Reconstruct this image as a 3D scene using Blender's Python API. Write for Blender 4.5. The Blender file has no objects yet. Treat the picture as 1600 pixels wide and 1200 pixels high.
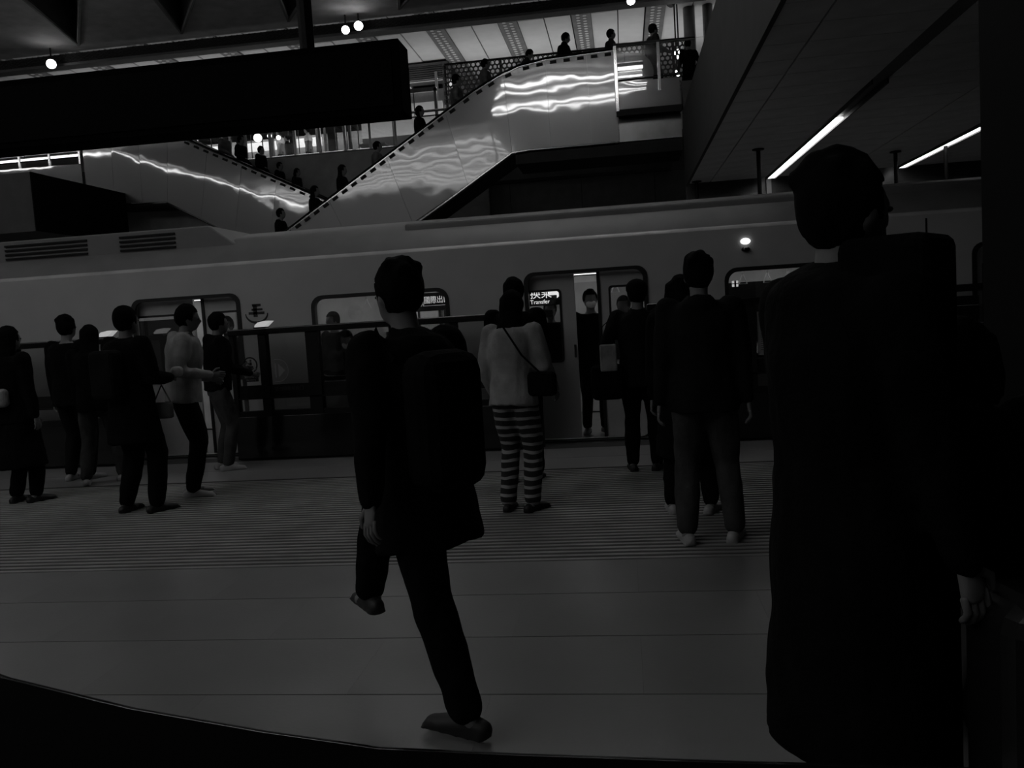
import bpy, bmesh, math, random
from math import sin, cos, pi, radians, sqrt, atan2
from mathutils import Vector, Matrix, noise
from mathutils.geometry import tessellate_polygon
random.seed(7)
scene = bpy.context.scene
col = scene.collection

# ------------------------------------------------------------------ camera, world, exposure
cam = bpy.data.cameras.new('camera'); cam_o = bpy.data.objects.new('camera', cam); col.objects.link(cam_o)
cam.sensor_width = 36.0; cam.lens = 1332.0 / 1600 * 36; cam.clip_start = 0.05; cam.clip_end = 300
f = 1332.0
vy = Vector((975 - 800, 600 - 480, -f)).normalized()
vx = -Vector((-9000 - 800, 600 - 1100, -f)); vx = (vx - vy * vx.dot(vy)).normalized()
vz = vx.cross(vy)
R = Matrix((vx, vy, vz)).to_4x4()
cam_o.matrix_world = Matrix.Translation((0, 0, 1.5)) @ R
scene.camera = cam_o
scene.view_settings.view_transform = 'Standard'; scene.view_settings.look = 'None'
scene.view_settings.gamma = 1.0; scene.view_settings.exposure = 0.0
scene.view_settings.use_curve_mapping = False
w = bpy.data.worlds.new('world'); scene.world = w; w.use_nodes = True
w.node_tree.nodes['Background'].inputs[0].default_value = (1, 1, 1, 1)
w.node_tree.nodes['Background'].inputs[1].default_value = 0.012
def area(name, loc, rot, sx, sy, power):
    l = bpy.data.lights.new(name, 'AREA'); l.shape = 'RECTANGLE'; l.size = sx; l.size_y = sy; l.energy = power
    o = bpy.data.objects.new(name, l); o.location = loc; o.rotation_euler = rot; col.objects.link(o); return o
area('upper_hall_uplight', (-6, 26.5, 7.3), (pi, 0, 0), 24, 2.0, 170)
area('shop_hall_light', (-9, 27.5, 9.0), (0, 0, 0), 16, 1.2, 240)
LAMP = 9.5          # radiance of the hall's linear lamps
ADDED_FILL = 0.8          # radiance of the unseen fill panels added behind the viewer
STRIP = 4.0         # radiance of the low ceiling's strip lights

# ------------------------------------------------------------------ materials
MATS = {}
def mat(name, v, rough=0.6, metal=0.0, bump=0.0, bscale=20.0, var=0.15, vscale=3.0, emit=0.0, spec=0.5):
    if name in MATS: return MATS[name]
    m = bpy.data.materials.new(name); m.use_nodes = True; nt = m.node_tree; n = nt.nodes; L = nt.links
    b = n['Principled BSDF']; b.inputs['Roughness'].default_value = rough; b.inputs['Metallic'].default_value = metal
    b.inputs['Specular IOR Level'].default_value = spec
    tc = n.new('ShaderNodeTexCoord')
    no = n.new('ShaderNodeTexNoise'); no.inputs['Scale'].default_value = vscale; no.inputs['Detail'].default_value = 4
    L.new(tc.outputs['Object'], no.inputs['Vector'])
    r = n.new('ShaderNodeMapRange'); r.inputs[1].default_value = .3; r.inputs[2].default_value = .7
    r.inputs[3].default_value = v * (1 - var); r.inputs[4].default_value = v * (1 + var)
    L.new(no.outputs['Fac'], r.inputs[0]); L.new(r.outputs[0], b.inputs['Base Color'])
    if bump:
        n2 = n.new('ShaderNodeTexNoise'); n2.inputs['Scale'].default_value = bscale; L.new(tc.outputs['Object'], n2.inputs['Vector'])
        bp = n.new('ShaderNodeBump'); bp.inputs['Strength'].default_value = bump; bp.inputs['Distance'].default_value = .02
        L.new(n2.outputs['Fac'], bp.inputs['Height']); L.new(bp.outputs[0], b.inputs['Normal'])
    if emit:
        b.inputs['Emission Color'].default_value = (1, 1, 1, 1); b.inputs['Emission Strength'].default_value = emit
    MATS[name] = m; return m
def glass_mat(name, refl=0.12, tint=0.85, rough=0.02):
    m = bpy.data.materials.new(name); m.use_nodes = True; nt = m.node_tree; n = nt.nodes; L = nt.links
    n.remove(n['Principled BSDF']); out = n['Material Output']
    t = n.new('ShaderNodeBsdfTransparent'); t.inputs[0].default_value = (tint, tint, tint, 1)
    g = n.new('ShaderNodeBsdfGlossy'); g.inputs['Roughness'].default_value = rough
    mx = n.new('ShaderNodeMixShader'); fr = n.new('ShaderNodeFresnel'); fr.inputs[0].default_value = 1.35
    ad = n.new('ShaderNodeMath'); ad.operation = 'ADD'; ad.inputs[1].default_value = refl; ad.use_clamp = True
    L.new(fr.outputs[0], ad.inputs[0]); L.new(ad.outputs[0], mx.inputs[0]); L.new(t.outputs[0], mx.inputs[1]); L.new(g.outputs[0], mx.inputs[2])
    L.new(mx.outputs[0], out.inputs[0]); return m
def stripe_mat():
    m = mat('striped trousers', .25, .9); nt = m.node_tree; n = nt.nodes; L = nt.links
    tc = n.new('ShaderNodeTexCoord'); sp = n.new('ShaderNodeSeparateXYZ'); L.new(tc.outputs['Object'], sp.inputs[0])
    no = n.new('ShaderNodeTexNoise'); no.inputs['Scale'].default_value = 5; L.new(tc.outputs['Object'], no.inputs['Vector'])
    a = n.new('ShaderNodeMath'); a.operation = 'MULTIPLY_ADD'; a.inputs[1].default_value = .045; L.new(no.outputs['Fac'], a.inputs[0]); L.new(sp.outputs['Z'], a.inputs[2])
    s = n.new('ShaderNodeMath'); s.operation = 'MULTIPLY'; s.inputs[1].default_value = 2 * pi / .068; L.new(a.outputs[0], s.inputs[0])
    s2 = n.new('ShaderNodeMath'); s2.operation = 'SINE'; L.new(s.outputs[0], s2.inputs[0])
    r = n.new('ShaderNodeMapRange'); r.inputs[1].default_value = .35; r.inputs[2].default_value = .55; r.inputs[3].default_value = .012; r.inputs[4].default_value = .28
    L.new(s2.outputs[0], r.inputs[0]); L.new(r.outputs[0], n['Principled BSDF'].inputs['Base Color']); return m
black = mat('black paint', .008, .6, var=.3, spec=.2)
black_gloss = mat('black gloss', .01, .12)
dark_metal = mat('dark metal', .03, .45, .3)
train_paint = mat('train paint', .42, .38, 0, var=.04)
train_roof = mat('train roof paint', .16, .55, var=.1)
train_dark = mat('train black gasket', .008, .4)
steel_clad = mat('brushed steel cladding', .34, .13, 1.0, .012, 1.4, .05)
steel_dull = mat('dull steel', .26, .3, 1.0, .03, 4)
steel_rail = mat('steel rail', .6, .15, 1.0)
floor_tile = mat('platform tile', .18, .33, 0, .03, 60, .12, 1.3)
floor_base = mat('floor base', .05, .7)
rib_mat = mat('anti slip rib', .25, .5, var=.2)
rib_gap = mat('anti slip groove', .012, .8)
conc = mat('grey concrete', .10, .8, 0, .1, 30)
conc_dark = mat('dark wall panel', .2, .5, 0, .02, 10)
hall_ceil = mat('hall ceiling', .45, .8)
vault = mat('pale vault panel', .62, .7, var=.05)
rib_dark = mat('vault rib', .16, .6)
low_ceil = mat('grey metal ceiling slat', .6, .5, 0, var=.12)
lampm = mat('linear lamp', .8, .5, emit=LAMP)
strip_m = mat('strip light', .8, .5, emit=STRIP)
spot_m = mat('spot lamp face', .8, .5, emit=14)
def two_lobe():
    m = bpy.data.materials.new('clad steel two lobe'); m.use_nodes = True; nt = m.node_tree; n = nt.nodes; L = nt.links
    n.remove(n['Principled BSDF']); out = n['Material Output']; tc = n.new('ShaderNodeTexCoord'); no = n.new('ShaderNodeTexNoise'); no.inputs['Scale'].default_value = .9
    L.new(tc.outputs['Object'], no.inputs['Vector']); bp = n.new('ShaderNodeBump'); bp.inputs['Strength'].default_value = .15; bp.inputs['Distance'].default_value = .06
    L.new(no.outputs['Fac'], bp.inputs['Height'])
    def g(r, c): q = n.new('ShaderNodeBsdfGlossy'); q.inputs['Roughness'].default_value = r; q.inputs[0].default_value = (c, c, c, 1); L.new(bp.outputs[0], q.inputs['Normal']); return q
    a, b, d = g(.045, .48), g(.33, .36), n.new('ShaderNodeBsdfDiffuse'); d.inputs[0].default_value = (.13, .13, .13, 1)
    m1 = n.new('ShaderNodeMixShader'); m1.inputs[0].default_value = .5; L.new(a.outputs[0], m1.inputs[1]); L.new(b.outputs[0], m1.inputs[2])
    m2 = n.new('ShaderNodeMixShader'); m2.inputs[0].default_value = .35; L.new(m1.outputs[0], m2.inputs[1]); L.new(d.outputs[0], m2.inputs[2]); L.new(m2.outputs[0], out.inputs[0]); return m
steel_clad = two_lobe()
glass = glass_mat('glass'); glass_dark = glass_mat('screen glass', .04, .82)
white_led = mat('white led', .8, .5, emit=.75)
dim_led = mat('dim led', .8, .5, emit=.22)
panel_grey = mat('grey kiosk panel', .28, .5)
poster = mat('white notice paper', .26, .7)
ink = mat('dark ink', .02, .7)
skin = mat('skin', .17, .7, spec=.2)
hair_m = mat('black hair', .004, .9, spec=.05)
cl = {k: mat('cloth ' + k, v, .95, 0, .25, 40, .3, 6, spec=.05) for k, v in dict(black=.005, charcoal=.009, dark=.03, denim=.055, grey=.11, pale=.26, white=.45, camo=.045).items()}
cl['stripe'] = stripe_mat()
shoe_w = mat('pale shoe', .3, .7); shoe_b = mat('black shoe', .01, .6)
maskm = mat('white face mask', .6, .8)
interior = mat('train interior wall', .5, .5)

# ------------------------------------------------------------------ helpers
def tag(o, label=None, cat=None, group=None, kind=None):
    if label: o['label'] = label
    if cat: o['category'] = cat
    if group: o['group'] = group
    if kind: o['kind'] = kind
    return o
def empty(name, loc=(0, 0, 0), rz=0):
    o = bpy.data.objects.new(name, None); o.location = loc; o.rotation_euler = (0, 0, rz); o.empty_display_size = .2; col.objects.link(o); return o
def link(name, me, m, parent=None):
    o = bpy.data.objects.new(name, me)
    if m is not None and not me.materials: me.materials.append(m)
    col.objects.link(o)
    if parent: o.parent = parent
    return o
class MB:
    def __init__(s): s.v = []; s.f = []
    def add(s, vs, fs):
        k = len(s.v); s.v += [tuple(v) for v in vs]; s.f += [tuple(i + k for i in q) for q in fs]; return s
    def box(s, x0, x1, y0, y1, z0, z1, M=None):
        vs = [Vector(p) for p in ((x0, y0, z0), (x1, y0, z0), (x1, y1, z0), (x0, y1, z0), (x0, y0, z1), (x1, y0, z1), (x1, y1, z1), (x0, y1, z1))]
        if M: vs = [M @ v for v in vs]
        return s.add(vs, [(0, 3, 2, 1), (4, 5, 6, 7), (0, 1, 5, 4), (1, 2, 6, 5), (2, 3, 7, 6), (3, 0, 4, 7)])
    def tube(s, pts, rad, n=10, round_ends=False, ref=None):
        """pts list of Vector, rad list of r or (rx, ry); rx along 'ref' side axis"""
        pts = [Vector(p) for p in pts]; N = len(pts)
        rad = [(r, r) if not isinstance(r, (tuple, list)) else r for r in (rad if isinstance(rad, list) else [rad] * N)]
        if round_ends:
            def ext(p, q, r, sg):
                d = (p - q).normalized(); h = min(r); out = []
                for a in (.35, .7, .92): out.append((p + d * h * a, (r[0] * sqrt(1 - a * a), r[1] * sqrt(1 - a * a))))
                return out
            e0 = ext(pts[0], pts[1], rad[0], -1)[::-1]; e1 = ext(pts[-1], pts[-2], rad[-1], 1)
            pts = [a for a, b in e0] + pts + [a for a, b in e1]; rad = [b for a, b in e0] + rad + [b for a, b in e1]; N = len(pts)
        vs = []; pr = Vector(ref) if ref else None
        for i, p in enumerate(pts):
            t = (pts[min(i + 1, N - 1)] - pts[max(i - 1, 0)]).normalized()
            if pr is None: pr = Vector((1, 0, 0)) if abs(t.x) < .9 else Vector((0, 1, 0))
            u = (pr - t * pr.dot(t)).normalized(); v = t.cross(u)
            if ref is None: pr = u
            for k in range(n):
                a = 2 * pi * k / n; vs.append(p + u * cos(a) * rad[i][0] + v * sin(a) * rad[i][1])
        fs = [(i * n + k, i * n + (k + 1) % n, (i + 1) * n + (k + 1) % n, (i + 1) * n + k) for i in range(N - 1) for k in range(n)]
        fs += [tuple(range(n))[::-1], tuple((N - 1) * n + k for k in range(n))]
        return s.add(vs, fs)
    def ell(s, c, r, rot=None, n=14, m=9):
        c = Vector(c); vs = []; fs = []
        for j in range(1, m):
            ph = pi * j / m
            for k in range(n):
                a = 2 * pi * k / n; p = Vector((sin(ph) * cos(a) * r[0], sin(ph) * sin(a) * r[1], cos(ph) * r[2]))
                vs.append(c + (rot @ p if rot else p))
        top = len(vs); p = Vector((0, 0, r[2])); vs.append(c + (rot @ p if rot else p)); vs.append(c - (rot @ p if rot else p))
        for j in range(m - 2):
            for k in range(n): fs.append((j * n + k, (j + 1) * n + k, (j + 1) * n + (k + 1) % n, j * n + (k + 1) % n))
        for k in range(n): fs.append((top, k, (k + 1) % n)); fs.append((top + 1, (m - 2) * n + (k + 1) % n, (m - 2) * n + k))
        return s.add(vs, fs)
    def plate(s, outer, holes, y0, y1):
        """XZ plate with holes, thick from y0 to y1"""
        loops = [[Vector((x, 0, z)) for x, z in lp] for lp in [outer] + holes]
        tris = tessellate_polygon(loops); flat = [p for lp in loops for p in lp]; n = len(flat)
        vs = [(p.x, y0, p.z) for p in flat] + [(p.x, y1, p.z) for p in flat]
        fs = [tuple(t) for t in tris] + [tuple(i + n for i in t[::-1]) for t in tris]; k = 0
        for lp in loops:
            m = len(lp)
            for i in range(m): a, b = k + i, k + (i + 1) % m; fs.append((a, b, b + n, a + n))
            k += m
        return s.add(vs, fs)
    def mesh(s, name, smooth=False, fix=True):
        me = bpy.data.meshes.new(name); me.from_pydata(s.v, [], s.f); 
        if fix:
            bm = bmesh.new(); bm.from_mesh(me); bmesh.ops.recalc_face_normals(bm, faces=bm.faces); bm.to_mesh(me); bm.free()
        if smooth: me.polygons.foreach_set('use_smooth', [True] * len(me.polygons))
        me.update(); return me
    def build(s, name, m, parent=None, smooth=False, bevel=0, at=None):
        me = s.mesh(name, smooth)
        if bevel:
            bm = bmesh.new(); bm.from_mesh(me); bmesh.ops.bevel(bm, geom=[e for e in bm.edges if e.calc_face_angle(0) > .6], offset=bevel, segments=3, profile=.5, affect='EDGES'); bm.to_mesh(me); bm.free()
        o = link(name, me, m, parent)
        return o
def rrect(x0, x1, z0, z1, r, n=5):
    pts = []
    for cx, cz, a0 in ((x1 - r, z1 - r, 0), (x0 + r, z1 - r, 90), (x0 + r, z0 + r, 180), (x1 - r, z0 + r, 270)):
        for i in range(n + 1):
            a = radians(a0 + 90 * i / n); pts.append((cx + r * cos(a), cz + r * sin(a)))
    return pts
def inst(proto, loc, parent=None, rot=None, scale=None):
    o = proto.copy(); o.location = loc; col.objects.link(o)
    if rot: o.rotation_euler = rot
    if scale: o.scale = scale
    o.parent = parent; return o
def text(name, body, size, loc, m, parent=None, rot=(pi / 2, 0, 0), align='LEFT', sx=1):
    c = bpy.data.curves.new(name, 'FONT'); c.body = body; c.size = size; c.align_x = align; c.extrude = .002; c.materials.append(m)
    o = bpy.data.objects.new(name, c); o.location = loc; o.rotation_euler = rot; o.scale = (sx, 1, 1); col.objects.link(o)
    TEXTS.append(o)
    if parent: o.parent = parent
    return o
TEXTS = []
def struct(o, label=None): o['kind'] = 'structure'; 
def S(o, label, cat):
    o['kind'] = 'structure'; o['label'] = label; o['category'] = cat; return o

# ------------------------------------------------------------------ floor
fl = S(MB().box(-16, 8, -2, 9.62, -.25, -.012).build('floor', floor_base), 'grey tiled station platform floor with a broad ribbed band', 'floor')
Y0, Y1 = 5.03, 8.05
tile = {}
def tiles(ys, x0, x1, wx, h=.0):
    for r_, (ya, yb) in enumerate(ys):
        x = x0 - (r_ % 2) * wx / 2
        key = (round(yb - ya, 3), wx)
        if key not in tile:
            tile[key] = MB().box(.0003, wx - .0003, .004, (yb - ya) - .004, -.013, 0).mesh('tile'); tile[key].materials.append(floor_tile)
        while x < x1:
            o = bpy.data.objects.new('tile', tile[key]); o.location = (x, ya, 0); col.objects.link(o); o.parent = fl; x += wx
tiles([(Y0 - .6 * (k + 1), Y0 - .6 * k) for k in range(7)], -6, 2.6, 1.2)
tiles([(Y1, Y1 + .6), (Y1 + .6, Y1 + 1.2)], -9.6, 4.8, 1.2)
MB().box(-14, 6, Y0, Y1, -.013, -.004).build('groove_bed', rib_gap, fl)
mb = MB(); pitch = .078; n = int((Y1 - Y0) / pitch)
for i in range(n):
    y = Y0 + i * pitch + .01; mb.box(-12, 5, y, y + .038, -.006, .003)
tag(mb.build('rib', rib_mat, fl), kind='stuff')
S(MB().box(-16, 8, 9.62, 13.6, -1.2, -1.0).build('track_bed', conc_dark), 'dark track bed under the train', 'track bed')
S(MB().box(-20, 12, 13.4, 24.2, -.3, 0).build('floor_far', mat('far platform floor', .3, .6)), 'far platform floor behind the train', 'floor')

# ------------------------------------------------------------------ walls and ceilings
bw = S(MB().box(-26, 12, 24.1, 24.3, -.3, 5.15).build('wall_back', floor_base), 'dark panelled wall behind the escalators', 'wall')
pm = MB().box(.008, 1.992, -.02, .0, .008, 1.302).mesh('wall_panel'); pm.materials.append(conc_dark)
for i in range(11):
    for j in range(4):
        o = bpy.data.objects.new('wall_panel', pm); o.location = (-17 + i * 2 , 24.1, -.1 + j * 1.31); col.objects.link(o); o.parent = bw
# upper deck (concourse) slab and fascia
S(MB().box(-26, 1.45, 23.5, 36, 5.15, 6.25).build('floor_upper', conc), 'concourse slab edge behind the escalators', 'floor')
S(MB().box(-26, 12, 35.5, 35.7, 6.2, 10.4).build('wall_upper_back', mat('upper wall', .4, .7)), 'pale rear wall of the upper concourse', 'wall')
uc = S(MB().box(-26, 12, 19.2, 36, 9.9, 10.1).build('ceiling_upper', conc), 'pale panelled ceiling of the upper concourse', 'ceiling')
PX = 2.03; xr0 = -.031 * 24.6
for i in range(-11, 5):
    xc = xr0 + i * PX
    for j, (ya, yb) in enumerate(((20.0, 24.2), (24.23, 27.4), (27.43, 30.8), (30.83, 35.4))):
        for s_ in (0, 1):
            xa = xc + .27 + s_ * (PX - .54) / 2; xb = xa + (PX - .54) / 2 - .03
            z = 9.55 + .0 * j + (.02 if s_ else 0)
            MB().box(xa, xb, ya, yb, z, z + .06).build('ceiling_panel', vault, uc)
    rb = MB().box(xc - .26, xc + .26, 20.0, 35.4, 9.5, 9.75).build('ceiling_rib', rib_dark, uc)
    d = MB(); y = 20.1; k = 0
    while y < 31:
        for s_ in (-.09, .09):
            c = xc + s_; yy = y + (.1 if s_ > 0 else 0)
            d.add([(c + .06 * cos(a * pi / 3), yy + .07 * sin(a * pi / 3), 9.49) for a in range(6)], [(0, 1, 2, 3, 4, 5)])
            d.add([(c + .06 * cos(a * pi / 3), yy + .07 * sin(a * pi / 3), 9.5) for a in range(6)], [(0, 1, 2, 3, 4, 5)])
        y += .22
    tag(d.build('lit_hole_disc', vault, rb), kind='stuff')  # pale discs stand in for the light in the rib's holes
# hall ceiling nearer the camera, with triangular coffers
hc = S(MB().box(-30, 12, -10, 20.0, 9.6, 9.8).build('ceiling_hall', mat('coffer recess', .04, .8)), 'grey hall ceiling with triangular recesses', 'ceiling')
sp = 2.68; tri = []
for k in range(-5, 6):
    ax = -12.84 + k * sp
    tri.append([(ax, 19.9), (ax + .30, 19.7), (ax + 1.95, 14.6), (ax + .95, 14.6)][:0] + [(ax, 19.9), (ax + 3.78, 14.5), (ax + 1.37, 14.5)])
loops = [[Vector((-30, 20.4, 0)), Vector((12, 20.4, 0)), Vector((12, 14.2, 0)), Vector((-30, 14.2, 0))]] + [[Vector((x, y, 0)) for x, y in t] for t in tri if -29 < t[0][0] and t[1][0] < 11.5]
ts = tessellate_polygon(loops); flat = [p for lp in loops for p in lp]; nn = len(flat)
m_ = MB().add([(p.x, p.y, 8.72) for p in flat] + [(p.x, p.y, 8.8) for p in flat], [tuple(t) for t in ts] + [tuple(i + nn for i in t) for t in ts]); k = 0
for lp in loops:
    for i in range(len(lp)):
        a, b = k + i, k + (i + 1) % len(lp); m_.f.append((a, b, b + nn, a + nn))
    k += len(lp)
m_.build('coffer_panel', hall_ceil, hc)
for t in loops[1:]:
    fr = MB()
    for i in range(3):
        a, b = t[i], t[(i + 1) % 3]
        fr.tube([(a.x, a.y, 8.70), (b.x, b.y, 8.70)], .045, 6)
    for i in range(3):
        a, b = t[i], t[(i + 1) % 3]
        fr.add([(a.x, a.y, 8.72), (b.x, b.y, 8.72), (b.x, b.y, 9.6), (a.x, a.y, 9.6)], [(0, 1, 2, 3)])
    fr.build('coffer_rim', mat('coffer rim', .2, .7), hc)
S(MB().box(-30, 12, -10, 14.2, 8.72, 8.8).build('ceiling_near', hall_ceil), 'flat grey hall ceiling over the near platform', 'ceiling')
# perforated beam
YB = 20.2
bz0, bz1 = 1.5 + .333 * (YB + .3), 1.5 + .352 * YB
bm_ = S(MB().box(-26, 2.2, YB, YB + .3, bz0 + .06, bz1).build('beam', mat('black lattice beam', .02, .6)), 'long black perforated beam under the hall ceiling', 'beam')
lat = MB(); x = -20
while x < 2.2:
    for s_ in (-1, 1):
        lat.tube([(x, YB - .01, bz0 + .06), (x + .45, YB - .01, bz1)] if s_ > 0 else [(x, YB - .01, bz1), (x + .45, YB - .01, bz0 + .06)], .008, 4)
    x += .15
tag(lat.build('lattice', mat('lattice bar', .06, .5, .5), bm_), kind='stuff')
MB().box(-26, 2.2, YB - .03, YB + .3, bz0, bz0 + .06).build('bottom_chord', mat('beam chord', .14, .5), bm_)
# right: low ceiling slab, fascia, strip lights
FX = 1.47
rc = S(MB().box(FX, 14, -3, 18.65, 4.03, 5.45).build('ceiling', mat('slab side', .11, .6, 0, .02, 8)), 'concrete slab with a low slatted metal ceiling over the right side', 'ceiling')
MB().box(FX - .05, FX, -3, 18.65, 3.96, 5.5).build('fascia', mat('fascia panel', .05, .75, 0, .02, 4, .1, spec=.2), rc)
segs = [(FX, 1.92), (1.94, 3.04), (3.26, 4.55), (4.58, 5.62), (5.84, 8.0)]
sl = {}
for a, b in segs:
    me = MB().box(0, b - a, .006, .594, 0, .025).mesh('ceiling_slat'); me.materials.append(low_ceil); sl[(a, b)] = me
y = .6
while y < 18.6:
    for a, b in segs:
        o = bpy.data.objects.new('ceiling_slat', sl[(a, b)]); o.location = (a, y, 4.0 + .004 * ((int(y * 10) + int(a * 7)) % 3)); col.objects.link(o); o.parent = rc
    y += .6
def strip(x0, x1, ya, yb, seglen, label):
    e = empty('strip_light', (x0, ya, 3.985)); tag(e, label, 'strip light')
    h = MB().box(-.02, 0, -2, yb - ya, -.03, .03).box(x1 - x0, x1 - x0 + .02, -2, yb - ya, -.03, .03).build('housing', dark_metal, e)
    y = 0
    while y < yb - ya - .1:
        l = min(seglen, yb - ya - y); MB().box(.01, x1 - x0 - .01, y + .02, y + l - .02, -.01, .015).build('diffuser', strip_m, e); y += seglen
strip(3.07, 3.23, 12.9, 18.6, 1.2, 'long glowing strip light nearest the concrete fascia in the low ceiling')
strip(5.65, 5.81, 13.8, 18.6, 1.2, 'long glowing strip light by the black pillar, second from the fascia')
for i, (x, y, zb) in enumerate(((2.36, 15.0, 2.4), (5.0, 16.5, 2.4), (5.75, 16.2, 2.4), (1.62, 18.3, 2.6))):
    e = empty('hanger_rod', (x, y, zb)); tag(e, ['thin dark rod hanging left of the first strip light', 'thin dark rod hanging at the lower end of the second strip light', 'thin dark rod crossing the second strip light', 'thin dark rod in the corner by the landing wall'][i], 'rod')
    MB().tube([(0, 0, 0), (0, 0, 4.0 - zb)], .035, 8).build('rod', black, e); MB().tube([(0, 0, 4.0 - zb - .02), (0, 0, 4.0 - zb)], .1, 10).build('ceiling_plate', black, e)
fw = S(MB().box(1.45, 14, 18.9, 19.1, 0, 6.2).build('wall_right_back', mat('end wall', .05, .35)), 'dark end wall below the low ceiling', 'wall')
for i in range(8):
    MB().box(1.5 + i * 1.05, 2.5 + i * 1.05, 18.86, 18.9, 1.9, 3.75).build('wall_panel', mat('end wall panel', .07, .25), fw)
MB().box(3.1, 3.2, 18.8, 18.86, 0, 4.0).build('trim', mat('pale trim', .25, .5), fw)
# left bridge block
lb = S(MB().box(-24, -13.3, 18.3, 22.0, 4.08, 5.42).build('slab_left', mat('left slab', .06, .7)), 'grey concrete bridge slab at the far left', 'slab')
MB().box(-24, -13.3, 18.25, 18.3, 4.08, 5.42).build('fascia', mat('left fascia', .045, .6), lb)
MB().box(-13.3, -13.27, 18.25, 22.0, 4.08, 5.42).build('painted_shade', mat('painted end shade', .006, .9, spec=.05), lb)  # thin black sheet painting darkness onto the slab's end
# pillar on the right
pl = S(MB().box(1.72, 2.3, 3.8, 4.4, 0, 3.98).build('pillar', mat('pillar black', .004, .8, spec=.08)), 'black square pillar at the right edge of the platform', 'pillar')
MB().box(1.71, 2.31, 3.79, 4.41, 0, .15).build('pillar_base', dark_metal, pl)
S(MB().box(-30, -29.8, -10, 36, -1, 10).build('wall_left', conc), 'dark far side wall of the hall', 'wall')
S(MB().box(13.9, 14.1, -10, 36, -1, 10).build('wall_right', conc), 'dark side wall beyond the low ceiling', 'wall')
S(MB().box(-30, 14, -10.2, -10, -1, 10).build('wall_front', conc), 'dark wall behind the viewer', 'wall')

# ------------------------------------------------------------------ linear hall lamps (off frame, overhead), some added for their light
added_row_m = mat('added row lamp', .8, .5, emit=3.0)
def linear_lamp(x0, x1, y, z, label, wdt=.2, dz=0, group=None, dm=None):
    e = empty('linear_lamp', (x0, y, z)); tag(e, label, 'lamp', group)
    L_ = sqrt((x1 - x0) ** 2 + dz ** 2); a = -atan2(dz, x1 - x0)
    M = Matrix.Rotation(a, 4, 'Y')
    MB().box(0, L_, -wdt / 2 - .03, wdt / 2 + .03, .02, .12, M).build('housing', dark_metal, e)
    MB().box(.02, L_ - .02, -wdt / 2, wdt / 2, -.02, .02, M).build('diffuser', dm or lampm, e)
    MB().box(.02, L_ - .02, -wdt / 2, wdt / 2, .121, .14, M).build('added_up_diffuser', mat('added up diffuser', .8, .5, emit=4), e)  # glowing top face added to brighten the hall ceiling
    if not dz:
        for q in range(4): MB().tube([(L_ * (q + .5) / 4, 0, .12), (L_ * (q + .5) / 4, 0, 8.72 - z)], .012, 6).build('hanger', dark_metal, e)
linear_lamp(-3.3, .9, 12.0, 8.33, 'short linear lamp hanging nearest the crossing escalators', .2)
linear_lamp(-3.6, .9, 11.1, 8.33, 'thin linear lamp second from the crossing escalators', .05)
linear_lamp(-3.9, .9, 9.5, 8.33, 'linear lamp over the train roof, third from the escalators', .13)
linear_lamp(-3.9, .9, 8.8, 8.33, 'thin linear lamp over the train roof, fourth from the escalators', .04)
for i, y in enumerate((4.6, 3.2, 1.8, .4, -1.0, -2.4, -3.8)):
    linear_lamp(-18, -4.2, y, 8.15, ['first', 'second', 'third', 'fourth', 'fifth', 'sixth', 'last'][i] + ' unseen dim lamp from the train in the row added overhead', .16, 0, 'added row of unseen dim lamps over the near platform', added_row_m)  # unseen row added for contour reflections and light from the left
linear_lamp(-19.0, -11.3, 13.5, 8.5, 'unseen sloping lamp added high at the left for the escalator streak', .2, -2.6)  # unseen lamp added to lay a streak along the left escalator's steel
linear_lamp(-27.0, -19.1, 13.5, 8.5, 'unseen level lamp added beyond the sloping one at the left', .2)  # also added, carries that streak onto the level steel
lpn = empty('added_fill_panel', (-18, -9.5, 8.7)); tag(lpn, 'large dim unseen panel added for fill light, high behind the viewer', 'added light')
for i in range(7): MB().box(i * 2.1 + .03, i * 2.1 + 2.07, 0, 4.5, -.05, 0).build('light_panel', mat('added fill panel', .6, .6, emit=ADDED_FILL), lpn)  # unseen glowing panels added to brighten the train side

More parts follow.
